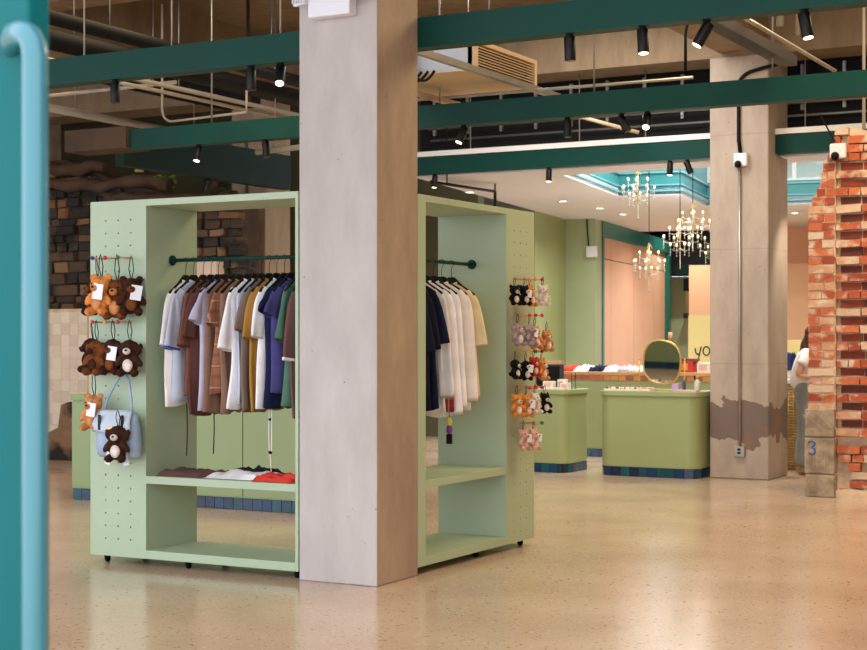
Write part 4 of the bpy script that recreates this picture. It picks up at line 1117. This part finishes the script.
# chandeliers (rear hall axes)
def chandelier(label, x, y, z, w, h, seed):
    rnd = random.Random(seed)
    c = thing('chandelier', label, 'chandelier', (x, y, z - h / 2), 'crystal chandeliers')
    MB().cyl((x, y, z + h * .45), (x, y, 5.1), .006, n=6).sub('cable', M_black, c)
    rod = MB().cyl((x, y, z - h * .35), (x, y, z + h * .45), .008, n=8); rod.sub('stem', M_brass, c)
    for k in range(3):
        a = 2 * PI * k / 3
        rod = MB().tube([(x, y, z + h * .45), (x + w * .12 * math.cos(a), y + w * .12 * math.sin(a), z + h * .3)], .004, 6); rod.sub('stay', M_brass, c)
    bulbs = MB(); cups = MB(); drops = MB()
    for tier, (rr, zz, n) in enumerate(((.30, .22, 4), (.5, .02, 7), (.30, -.16, 4))):
        for k in range(n):
            a = 2 * PI * (k + rnd.random() * .3) / n + tier
            px, py, pz = x + w * rr * math.cos(a), y + w * rr * math.sin(a), z + h * zz
            MB().tube([(x, y, pz - .05), (x + (px - x) * .6, y + (py - y) * .6, pz - .085), (px, py, pz - .06), (px, py, pz - .02)], .0035, 6).sub('arm', M_crystal, c)
            cups.lathe([(.004, -.03), (.018, -.02), (.02, -.008), (.012, -.006)], (px, py, pz), 8)
            bulbs.ell((px, py, pz + .008), (.012, .012, .016), 8, 6)
            for q in range(3): drops.ell((px, py, pz - .07 - q * .035), (.007, .007, .013), 6, 4)
    for q in range(7): drops.ell((x, y, z - h * .36 - q * .032), (.009, .009, .014), 6, 4)
    stuff(cups.sub('cups', M_crystal, c)); stuff(bulbs.sub('bulbs', M_bulb, c)); stuff(drops.sub('crystal_drops', M_crystal, c))
    l = bpy.data.lights.new('lamp', 'POINT'); l.energy = 5 * LAMP_W; l.color = (1, .97, .94); l.shadow_soft_size = .35
    o = bpy.data.objects.new('lamp', l); COL.objects.link(o); o.parent = c; o.location = (0, -.3, h / 2)
    far(c)
chandelier('crystal chandelier hanging highest, left under the turquoise coffer', -4.29, 20.0, 3.43, .42, .52, 1)
chandelier('crystal chandelier in the middle of the cluster below the coffer', -3.80, 20.3, 2.80, .46, .56, 2)
chandelier('crystal chandelier upper right in the cluster near the patched column', -3.85, 21.5, 3.09, .46, .56, 3)
chandelier('crystal chandelier hanging lowest, in front of the peach panels', -4.352, 21.0, 2.53, .42, .56, 4)
chandelier('crystal chandelier half hidden behind the patched column', -3.72, 22.5, 2.80, .46, .56, 5)

# emergency light on the front column
e = thing('emergency_light', 'white twin-head emergency light high on the front column', 'emergency light', (-5.17, 8.10, 3.45))
MB().box(-5.315, -5.015, 8.06, 8.146, 3.455, 3.66).sub('housing', M_plastic, e, bevel=.008)
for s in (-1, 1):
    x = -5.165 + s * .20
    hd_ = MB().obox((x, 8.05, 3.575), (.085, .06, .085), rotx(.15) @ roty(s * .12)).sub('lamp_head', M_plastic, e, bevel=.01)
    g = MB()
    for i in range(4):
        for j in range(3): g.obox((x - .028 + i * .019, 8.016, 3.55 + j * .022), (.014, .006, .017))
    g.sub('lens_cells', mat('grey_lens', (196, 196, 206), .2), hd_)
    MB().cyl((x - s * .04, 8.07, 3.60), (x - s * .07, 8.08, 3.60), .014, n=10).sub('joint', M_blackp, e)

# ================================================================ pipes, ducts, rods
def pipe(label, pts, r, m, name='pipe', cat='pipe', n=10, grp=None):
    if len(pts) == 2: o = MB().cyl(pts[0], pts[1], r, n=n).build(name, m)
    else: o = MB().tube(pts, r, n).build(name, m)
    return tag(o, label, cat, grp)
def arc(p, c, q, k=6):            # quadratic bend
    p, c, q = Vector(p), Vector(c), Vector(q)
    return [p * (1 - t) ** 2 + c * 2 * t * (1 - t) + q * t * t for t in [i / k for i in range(k + 1)]]
pipe('upper of two white pipes running back above the left unit', [(-9.85, 10.6, 4.0), (-9.85, 16.2, 4.0)], .024, M_pipe)
pipe('lower of two white pipes running back above the left unit', [(-9.72, 10.6, 3.90), (-9.72, 16.2, 3.90)], .019, M_pipe)
pipe('thick black insulated pipe above the left unit', [(-9.35, 8.6, 4.05), (-9.35, 16.1, 4.05)], .09, M_blackp, n=14)
pipe('second black insulated pipe beside the thick one', [(-8.95, 8.6, 4.12), (-8.95, 16.1, 4.12)], .06, M_blackp, n=14)
pipe('black pipe crossing beside the front column', [(-8.8, 13.6, 4.3), (-6.8, 13.6, 4.3)], .09, M_blackp, n=14)
pipe('white pipe at the far left below the nearest beam', [(-11.9, 12.6, 4.0), (-11.98, 16.2, 4.0)], .045, M_pipe)
pipe('thin white conduit crossing at the far left', [(-12.6, 13.0, 4.13), (-10.2, 13.0, 4.15)], .022, M_pipe)
pipe('bent white conduit dropping to the middle beam at left', [(-9.98, 12.5, 4.84)] + arc((-9.98, 12.5, 3.80), (-9.98, 12.5, 3.66), (-9.84, 12.5, 3.66)) + [(-8.95, 12.5, 3.69), (-8.95, 12.5, 3.9)], .012, M_pipe)
pipe('upper of two thin pipes at the top left', [(-10.6, 10.8, 4.6), (-10.6, 16, 4.6)], .024, M_pipe)
pipe('lower of two thin pipes at the top left', [(-10.75, 10.8, 4.45), (-10.75, 16, 4.45)], .02, M_pipe)
pipe('white sloping cable duct behind the middle beam at left', [(-9.6, 13.6, 3.45), (-7.9, 13.0, 3.42)], .03, M_pipe)
tag(MB().obox((-11.0, 14.0, 4.3), (.5, 2.6, .16)).build('cable_tray', M_blackp), 'black cable bundle in a tray at the far left under the slab', 'cable tray')
pipe('curved black cable hanging from the slab at top left', arc((-11.6, 14.5, 4.95), (-10.9, 14.5, 4.42), (-10.4, 14.5, 4.74), 8), .02, M_blackp, 'cable', 'cable')
sp = thing('sprinkler', 'white junction head hanging from the slab at top left', 'sprinkler', (-10.36, 14.5, 4.5))
MB().lathe([(.06, 0), (.10, .03), (.10, .07), (.03, .08)], (-10.36, 14.5, 4.74), 14).sub('head', M_pipe, sp)
MB().cyl((-10.36, 14.5, 4.1), (-10.36, 14.5, 4.74), .03, n=10).sub('drop_pipe', M_darkbrown, sp)
MB().cyl((-10.36, 14.5, 4.82), (-10.36, 14.5, 5.3), .02, n=8).sub('stem', M_darkbrown, sp)
for i, (x, y) in enumerate(((-7.66, B1), (-6.87, B1), (-5.96, B1), (-4.4, B1), (-3.0, B1), (-1.2, B1))):
    pipe('white hanger rod carrying the nearest green beam, %s from the left' % ('first', 'second', 'third', 'fourth', 'fifth', 'sixth')[i], [(x, y, 3.52), (x, y, 5.3)], .006, M_pipe, 'hanger_rod', 'rod', 6, 'beam hanger rods')
for i, x in enumerate((-9.0, -6.55, -5.1, -3.6, -2.6)):
    pipe('thin hanger rod carrying the middle beam, %s from the left' % ('first', 'second', 'third', 'fourth', 'fifth')[i], [(x, B2, 3.52), (x, B2, 5.3)], .008, M_galv, 'hanger_rod', 'rod', 6, 'beam hanger rods')
for i, x in enumerate((-8.6, -7.2, -6.4, -4.6)):
    pipe('thin hanger rod carrying the farthest beam, %s from the left' % ('first', 'second', 'third', 'fourth')[i], [(x, B3, 3.73), (x, B3, 4.5)], .007, M_galv, 'hanger_rod', 'rod', 6, 'beam hanger rods')
def hangers(o, pts):
    for x, y, z in pts: MB().cyl((x, y, z), (x, y, 5.3), .006, n=6).sub('hanger', M_galv, o)
for o in list(bpy.data.objects):
    lb = o.get('label', '')
    if lb.startswith('black pipe crossing'): hangers(o, [(-8.5, 13.6, 4.38), (-7.1, 13.6, 4.38)])
    if lb.startswith('white sloping cable duct'): hangers(o, [(-9.3, 13.494, 3.47), (-8.2, 13.106, 3.45)])
    if lb.startswith('white pipe at the far left'): hangers(o, [(-11.92, 13.4, 4.04), (-11.96, 15.6, 4.04)])
    if lb.startswith('thin white conduit crossing'): hangers(o, [(-12.2, 13.0, 4.15), (-10.5, 13.0, 4.16)])
    if lb.startswith('thick black insulated'): hangers(o, [(-9.35, 10.5, 4.13), (-9.35, 13.5, 4.13)])
    if lb.startswith('second black insulated'): hangers(o, [(-8.95, 10.5, 4.17), (-8.95, 13.5, 4.17)])
    if lb.startswith('upper of two white pipes'): hangers(o, [(-9.85, 12.6, 4.03), (-9.85, 15, 4.03)])
# cable ladder seen over the right clothes unit
A_, B_ = Vector((-8.982, 16.654, 3.35)), Vector((-8.91, 17.798, 3.35))
cl = thing('cable_ladder', 'black cable ladder hanging behind the top of the right clothes unit', 'cable ladder', A_)
sd_ = Vector((-.28, .1, .05))
for q in (Vector((0, 0, 0)), sd_):
    MB().cyl(A_ + q, B_ + q, .018, n=8).sub('rail', M_black, cl)
for t in range(12):
    p_ = A_ + (B_ - A_) * (t / 11)
    MB().cyl(p_, p_ + sd_, .011, n=6).sub('rung', M_black, cl)
MB().cyl(B_, B_ + Vector((0, 0, -.35)), .02, n=8).sub('drop', M_black, cl)
MB().cyl(A_, A_ + Vector((0, 0, 1.95)), .01, n=8).cyl(B_, B_ + Vector((0, 0, 1.95)), .01, n=8).sub('hanger', M_black, cl)
# air conditioner with louvred side
ac = thing('air_conditioner', 'ducted air conditioner with louvred grille right of the front column', 'air conditioner', (-6.3, 11.9, 3.66))
MB().box(-6.9, -5.885, 11.37, 12.55, 3.68, 3.69).sub('bottom_panel', M_pipeb, ac)
MB().box(-6.9, -5.9, 11.37, 11.39, 3.69, 3.93).sub('front_plate', mat('grey_blue_sheet', (170, 176, 190), .4, .04, 3, metal=.4), ac)
MB().box(-6.9, -5.94, 11.39, 12.55, 3.69, 3.93).sub('casing', M_dark, ac)
f = MB().box(-5.94, -5.87, 11.37, 12.55, 3.68, 3.71).box(-5.94, -5.87, 11.37, 12.55, 3.90, 3.935).box(-5.94, -5.87, 11.37, 11.42, 3.71, 3.90).box(-5.94, -5.87, 12.50, 12.55, 3.71, 3.90).sub('grille_frame', M_pipeb, ac)
for i in range(8):
    MB().obox((-5.90, 11.96, 3.722 + i * .0235), (.045, 1.09, .007), roty(.5)).sub('louvre', M_pipeb, f)
tag(MB().box(-6.62, -6.5, 11.2, 11.36, 3.66, 3.95).build('control_box', M_blackp), 'black control box on the front of the air conditioner', 'box')
for i in range(3):
    pipe('%s black hose looping below the air conditioner' % ('left', 'middle', 'right')[i], arc((-6.55 + i * .06, 11.28, 3.72), (-6.45 + i * .07, 11.28, 3.52), (-6.33 + i * .06, 11.3, 3.69), 8), .012, M_blackp, 'hose', 'hose', 8, 'black hoses')
def channel(label, x, y0, y1, z, w, h, m, name='steel_channel'):
    return tag(MB().box(x - w / 2, x + w / 2, y0, y1, z, z + .012).box(x - w / 2, x - w / 2 + .01, y0, y1, z + .012, z + h).box(x + w / 2 - .01, x + w / 2, y0, y1, z + .012, z + h).build(name, m), label, 'channel')
channel('steel channel running back below the air conditioner grille', -5.78, 9.3, 12.8, 3.62, .05, .05, M_galv)
channel('pale channel beneath the left side of the air conditioner', -6.65, 10.6, 13.0, 3.58, .06, .04, M_pipeb)
pipe('long thin conduit just behind the middle beam', [(-7.6, 12.3, 3.635), (-4.35, 12.3, 3.63)], .014, M_galv)
ct = tag(MB().box(-3.66, -3.53, 9.6, 12.45, 3.68, 3.69).box(-3.66, -3.65, 9.6, 12.45, 3.69, 3.76).box(-3.54, -3.53, 9.6, 12.45, 3.69, 3.76).box(-3.645, -3.545, 9.6, 12.45, 3.69, 3.75).build('cable_tray', mat('dark_tray', (40, 38, 38), .5, .1, 3)), 'dark cable tray running towards the patched column at upper right', 'cable tray')
pipe('white conduit running beside the dark cable tray at upper right', [(-3.40, 9.6, 3.74), (-3.42, 13.2, 3.74)], .016, M_galv)
pipe('white bent conduit at the top right corner', [(-3.45, 11.2, 3.86), (-2.75, 11.2, 3.88)] + arc((-2.75, 11.2, 3.88), (-2.66, 11.2, 3.88), (-2.655, 11.2, 3.79)) + [(-2.655, 11.2, 3.5)], .014, M_pipe)
pipe('left of two vertical pipes hanging at the upper right', [(-3.3, 11.2, 3.76), (-3.3, 11.2, 5.3)], .028, M_galv)
pipe('right of two vertical pipes hanging at the upper right', [(-3.17, 11.2, 3.68), (-3.17, 11.2, 5.3)], .016, M_galv)
pipe('black cable dropping behind the tilted spotlight at upper right', arc((-3.98, 11.9, 4.15), (-4.26, 11.9, 4.12), (-4.27, 11.9, 3.9)) + [(-4.27, 11.9, 3.62)], .012, M_blackp, 'cable', 'cable')
pipe('pale diagonal strut above the farthest beam', [(-7.3, 16.0, 4.05), (-6.35, 16.2, 3.75)], .022, M_pipeb, 'strut', 'strut')
# cable, cameras, conduit and socket on the patched column
pipe('black cable running down the patched column to the camera', [(-4.74, 16.22, 4.38), (-4.95, 16.22, 4.35)] + arc((-5.05, 16.22, 4.33), (-5.215, 16.22, 4.30), (-5.229, 16.22, 4.18)) + [(-5.229, 16.225, 3.9), (-5.229, 16.225, 3.6), (-5.21, 16.225, 3.46)], .02, M_blackp, 'cable', 'cable')
def camera_unit(label, x, y, z):
    k = thing('security_camera', label, 'camera', (x, y, z))
    MB().box(x - .075, x + .075, y - .07, y, z, z + .14).sub('housing', M_plastic, k, bevel=.015)
    MB().ell((x - .02, y - .075, z + .02), (.04, .04, .04)).sub('dome', M_blackp, k)
    return k
camera_unit('white security camera on the patched column', -5.20, 16.245, 3.32)
pipe('grey conduit down the face of the patched column', [(-5.218, 16.225, .34), (-5.218, 16.225, 3.34)], .016, M_galv)
for i, z in enumerate((.9, 1.6, 2.3)):
    tag(MB().box(-5.25, -5.186, 16.236, 16.25, z, z + .02).build('pipe_clip', M_galv), '%s clip holding the conduit on the patched column' % ('lowest', 'middle', 'upper')[i], 'clip')
so = thing('socket_box', 'grey socket box low on the patched column', 'socket', (-5.218, 16.22, .24))
MB().box(-5.275, -5.161, 16.20, 16.25, .24, .35).sub('box', M_galv, so, bevel=.004)
for z in (.27, .305): MB().box(-5.235, -5.20, 16.196, 16.2, z, z + .022).sub('outlet', M_blackp, so)
pipe('grey conduit on the column behind the left unit', [(-11.62, 16.22, 0), (-11.62, 16.22, 4.0)], .018, M_galv)
sw = thing('wall_box', 'white wall box with a dark cable at the top of the green pier', 'box', (-6.16, 25.1, 2.9))
MB().box(-6.24, -6.06, 25.07, 25.15, 2.82, 3.0).sub('box', M_plastic, sw, bevel=.01)
MB().tube([(-6.2, 25.11, 3.0), (-6.22, 25.11, 3.2), (-6.23, 25.11, 3.45)], .012, 6).sub('cable', M_blackp, sw)
far(sw)

# plants hanging over the ruined wall
def sprig(label, c, n, r, m, seed):
    rnd = random.Random(seed); p = thing('hanging_plant', label, 'plant', c)
    MB().lathe([(.05, -.08), (.07, 0), (.065, 0), (.02, -.02)], c, 12).sub('pot', M_darkbrown, p)
    for i in range(n):
        a = rnd.uniform(0, 2 * PI); l = rnd.uniform(.4, 1) * r; zz = rnd.uniform(-.6, .9) * r
        d = Vector((math.cos(a), math.sin(a), 0)); q = Vector(c) + d * l * .5 + Vector((0, 0, zz * .6)); e_ = q + d * .10 + Vector((0, 0, rnd.uniform(-.05, .03))); sd = Vector((-d.y, d.x, .3)) * .035
        mid = (q + e_) / 2 + Vector((0, 0, .012))
        MB().add([q, mid + sd, e_, mid - sd], [(0, 1, 2, 3)]).sub('leaf', m, p, solid=.002)
    return p
sprig('bright green plant on top of the ruined wall', (-12.35, 15.5, 3.42), 30, .16, mat('leaf_bright', (130, 180, 50), .5, .2, 10), 1)
sprig('dark green plant hanging beside the column behind the left unit', (-11.62, 15.6, 3.42), 40, .2, mat('leaf_dark', (36, 62, 34), .5, .2, 10), 2)
pipe('short yellowish pipe stub above the ruined wall', [(-12.9, 15.7, 3.6), (-12.9, 15.7, 4.0)], .06, mat('yellowish_pvc', (190, 176, 110), .5))

# ================================================================ ruined brick wall at right
bw = struct(MB().prism_y([(-4.08, 0), (-3.83, 0), (-3.83, 3.34), (-3.935, 3.15), (-3.98, 2.93), (-4.08, 2.74)], 14.795, 15.2)
            .build('wall_brick', M_mortar))
MB().prism_y([(-3.83, 0), (-2.0, 0), (-2.0, 3.46), (-3.2, 3.42), (-3.5, 3.43), (-3.66, 3.47), (-3.72, 3.46), (-3.83, 3.34)], 14.862, 15.2).sub('core', M_mortar, bw)
random.seed(21)
bp = []
for q in range(7):
    m = MB(); bev = []
    m.box(-.5, .5, -.5, .5, -.5, .5)
    m.v = [(x + random.uniform(-.03, .03), y + random.uniform(-.06, .06), z + random.uniform(-.06, .06)) for x, y, z in m.v]
    bp.append(m)
def brick_mesh(mm, mt):
    me = mm.mesh('brick'); me.materials.append(mt); return me
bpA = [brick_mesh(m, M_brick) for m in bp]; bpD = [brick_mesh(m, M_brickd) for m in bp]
def left_edge(z):
    pts = [(0, -4.086), (2.76, -4.086), (2.945, -3.99), (3.178, -3.944), (3.36, -3.83), (3.5, -3.69)]
    for (a, xa), (b_, xb) in zip(pts[:-1], pts[1:]):
        if z <= b_: return xa + (xb - xa) * (z - a) / (b_ - a)
    return -3.6
ch = .0806; nb = 0
def put(x0, x1, z, yf, dark):
    global nb
    o = bpy.data.objects.new('brick', random.choice(bpD if dark else bpA)); COL.objects.link(o); o.parent = bw
    w = x1 - x0 - .012; h = ch - .013
    o.location = Vector(((x0 + x1) / 2, yf + .06, z + ch / 2)) - bw.location
    o.scale = (w, .12, h); o.rotation_euler = (random.uniform(-.03, .03), random.uniform(-.025, .025), random.uniform(-.02, .02)); nb += 1
for k in range(43):
    z = k * ch + .01
    if z > 3.44: break
    xl = left_edge(z + ch)
    if z > .80:
        if k % 2: put(xl, (xl - 3.83) / 2, z, 14.782 + random.uniform(-.006, .006), False); put((xl - 3.83) / 2, -3.83, z, 14.782 + random.uniform(-.006, .006), False)
        else:
            a = xl + (-3.83 - xl) * random.choice((.42, .6, .98))
            put(xl, a, z, 14.78 + random.uniform(-.006, .006), False)
            if a < -3.86: put(a, -3.83, z, 14.78 + random.uniform(-.006, .006), False)
    x = -3.825 + (.0 if k % 2 else .03)
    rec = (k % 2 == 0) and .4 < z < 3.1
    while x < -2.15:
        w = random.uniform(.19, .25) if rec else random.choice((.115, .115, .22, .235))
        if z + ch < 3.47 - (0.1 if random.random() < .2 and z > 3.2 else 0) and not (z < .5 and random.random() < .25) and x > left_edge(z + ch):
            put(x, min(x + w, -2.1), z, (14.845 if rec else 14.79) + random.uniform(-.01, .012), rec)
        x += w
# tooled stone blocks at the foot
for i, (z0, z1) in enumerate(((0, .215), (.222, .56), (.568, .83))):
    bl = MB().box(-4.105 - .004 * (i % 2), -3.828, 14.735, 15.1, z0, z1)
    o = bl.sub('stone_block', M_stone, bw, bevel=.012)
    m = MB(); random.seed(i)
    nlin = 9
    for q in range(nlin):
        t = q / nlin
        xx = -4.085 + t * .235
        if i == 1: m.obox((xx + .01, 14.735, (z0 + z1) / 2), (.006, .01, z1 - z0 - .06))
        else: m.obox((xx + .02, 14.735, (z0 + z1) / 2 + random.uniform(-.02, .02)), (.008, .012, min(.16, z1 - z0 - .07)), roty(.6 if i == 0 else -.75))
    m.sub('tool_marks', M_stone, o)
BL = mat('blue_paint', (30, 92, 176), .6, .1, 8)
P3 = [(-.03, .06), (0, .075), (.025, .06), (.025, .035), (0, .015), (.028, -.005), (.03, -.035), (.0, -.055), (-.032, -.04)]
MB().tube([(-4.035 + x, 14.731, .455 + z) for x, z in P3], .009, 6).sub('painted_number', BL, bw)
MB().prism_y([(-3.82, 0), (-3.0, 0), (-3.0, .05), (-3.4, .06), (-3.7, .09), (-3.82, .07)], 14.76, 14.87).sub('skirting_render', M_mortar, bw)
camera_unit('white security camera on top of the broken brick wall', -3.79, 14.775, 3.18)
pipe('thin black cable above the camera on the brick wall', arc((-4.0, 14.9, 3.62), (-3.92, 14.8, 3.5), (-3.83, 14.78, 3.34)), .008, M_blackp, 'cable', 'cable')
pipe('thin vertical conduit rising from the brick wall', [(-3.59, 14.9, 3.46), (-3.59, 14.9, 5.3)], .016, M_pipe)

# ================================================================ wicker counter and woman
wk = thing('wicker_counter', 'woven wicker counter with white top behind the woman', 'counter', (-4.3, 18.0, 0))
WK = mat('wicker', (206, 172, 110), .7, .2, 12)
MB().box(-5.2, -3.2, 17.66, 18.3, 0, .98).sub('core', mat('wicker_core', (186, 160, 116), .8), wk)
wv = MB()
for i in range(40):
    wv.cyl((-5.2 + i * .05, 17.65, .02), (-5.2 + i * .05, 17.65, .98), .007, n=6)
wv.sub('stakes', WK, wk)
wv = MB()
for j in range(30):
    z = .03 + j * .032
    wv.tube([(-5.2 + i * .05, 17.648 + (.010 if (i + j) % 2 else -.010), z) for i in range(41)], .009, 5)
stuff(wv.sub('weave', WK, wk))
MB().box(-5.22, -3.18, 17.62, 18.32, .98, 1.03).sub('top', M_white, wk, bevel=.006)
carton('white paper stack lying on the wicker counter', -5.05, 17.9, 1.03, .3, .22, .10, WC, WC, win=False)
nb_ = heap('folded_garment', 'navy cloth heaped on the white papers of the wicker counter', -5.22, -4.92, 17.76, 18.02, 1.13, .24, C['navy'], 31, 'cloth')
del nb_['group']

def skin_obj(verts, edges, rad, root_i=0, sub=2):
    me = bpy.data.meshes.new('s'); me.from_pydata(verts, edges, [])
    o = bpy.data.objects.new('s', me); COL.objects.link(o)
    sk = o.modifiers.new('skin', 'SKIN'); sk.use_smooth_shade = True
    for i, r in enumerate(rad):
        sv = me.skin_vertices[0].data[i]; sv.radius = r if isinstance(r, tuple) else (r, r); sv.use_root = (i == root_i)
    ss = o.modifiers.new('sub', 'SUBSURF'); ss.levels = sub; ss.render_levels = sub
    return evaluated(o)
pr = thing('person', 'woman in white t-shirt and grey trousers standing behind the brick wall', 'person', (0, 0, 0))
V = [(0, 0, .93), (.0, 0, 1.06), (.02, 0, 1.24), (.045, 0, 1.36), (.075, 0, 1.44), (.105, 0, 1.50), (.115, 0, 1.58)]
R_ = [(.10, .12), (.08, .10), (.085, .11), (.055, .07), (.046, .046), (.078, .07), (.07, .065)]
Ed = [(0, 1), (1, 2), (2, 3), (3, 4), (4, 5), (5, 6)]
def addc(start, pts, rs):
    i = start
    for p_, r_ in zip(pts, rs):
        V.append(p_); R_.append(r_); Ed.append((i, len(V) - 1)); i = len(V) - 1
    return i
for s in (-1, 1):
    w_ = addc(2, [(.02, s * .155, 1.325), (-.03, s * .20, 1.22), (-.085, s * .225, 1.09), (.02, s * .215, 1.07), (.13, s * .17, 1.09)], [.052, .046, .038, .034, .026])
    pm = addc(w_, [(.175, s * .155, 1.10), (.21, s * .145, 1.105)], [.028, .030])
    for f_, (dy, L_) in enumerate(((-.027, .06), (-.009, .072), (.009, .067), (.027, .052))):
        addc(pm, [(.235, s * .145 + dy, 1.10), (.235 + L_ * .5, s * .145 + dy * 1.1, 1.088), (.235 + L_ * .8, s * .145 + dy * 1.1, 1.066)], [.0095, .009, .008])
    addc(w_, [(.17, s * .155 - s * .035, 1.085), (.20, s * .155 - s * .05, 1.075), (.222, s * .155 - s * .052, 1.07)], [.012, .011, .009])
    an = addc(0, [(0, s * .085, .86), (.015, s * .095, .66), (.015, s * .095, .47), (-.02, s * .095, .27), (-.02, s * .095, .09)], [.09, .078, .056, .052, .036])
    addc(an, [(.04, s * .10, .045), (.14, s * .11, .03)], [.034, .024])
me = skin_obj(V, Ed, R_); me.name = 'body'
SK = mat('skin', (214, 162, 130), .55, .04, 6)
link('body', me, SK, pr)
tv = [(0.0, 0, .91), (.0, 0, 1.08), (.02, 0, 1.24), (.04, 0, 1.35), (.02, -.15, 1.33), (-.02, -.20, 1.23), (-.04, -.212, 1.19), (.02, .15, 1.33), (-.02, .20, 1.23), (-.04, .212, 1.19), (.06, 0, 1.395)]
me = skin_obj(tv, [(0, 1), (1, 2), (2, 3), (2, 4), (4, 5), (5, 6), (2, 7), (7, 8), (8, 9), (3, 10)], [(.17, .19), (.145, .165), (.14, .165), (.085, .10), .072, .066, .070, .068, .066, .070, .06], 2)
link('t_shirt', me, C['white'], pr)
tv = [(0, 0, 1.06), (0, 0, .91), (0, .09, .84), (.015, .10, .66), (.012, .10, .46), (-.02, .10, .24), (-.02, .10, .07), (0, -.09, .84), (.015, -.10, .66), (.012, -.10, .46), (-.02, -.10, .24), (-.02, -.10, .07)]
me = skin_obj(tv, [(0, 1), (1, 2), (2, 3), (3, 4), (4, 5), (5, 6), (1, 7), (7, 8), (8, 9), (9, 10), (10, 11)], [(.125, .155), (.125, .15), .10, .092, .078, .082, .092, .10, .092, .078, .082, .092], 1)
link('trousers', me, fabric('grey_denim', (150, 154, 150), .1), pr)
HR = mat('brown_hair', (74, 40, 26), .5, .3, 30)
m = MB().ell((.095, 0, 1.555), (.092, .086, .095)).ell((.05, 0, 1.47), (.055, .085, .12)).ell((.0, 0, 1.35), (.045, .08, .15)).ell((-.04, 0, 1.24), (.035, .06, .12))
o = link('t', m.mesh('hair'), None); rm = o.modifiers.new('r', 'REMESH'); rm.mode = 'VOXEL'; rm.voxel_size = .014; rm.use_smooth_shade = True
me = evaluated(o); link('hair', me, HR, pr)
MB().ell((.19, 0, 1.51), (.018, .012, .02)).sub('nose', SK, pr)
for s in (-1, 1): MB().ell((.176, s * .03, 1.535), .009, 8, 6).sub('eye', M_black, pr)
MB().ell((.176, 0, 1.472), (.01, .022, .006), 8, 6).sub('mouth', mat('lips', (176, 92, 84), .5), pr)
for s in (-1, 1): MB().ell((.10, s * .078, 1.52), (.014, .008, .024), 8, 6).sub('ear', SK, pr)
SHO = mat('tan_shoe', (176, 140, 84), .6, .1, 8)
for s in (-1, 1):
    m = MB().ell((.05, s * .10, .035), (.125, .05, .035)).ell((-.03, s * .10, .05), (.05, .045, .05))
    sh_ = m.sub('shoe', SHO, pr)
pr.location = (-4.80, 17.2, 0); pr.rotation_euler.z = math.radians(20)
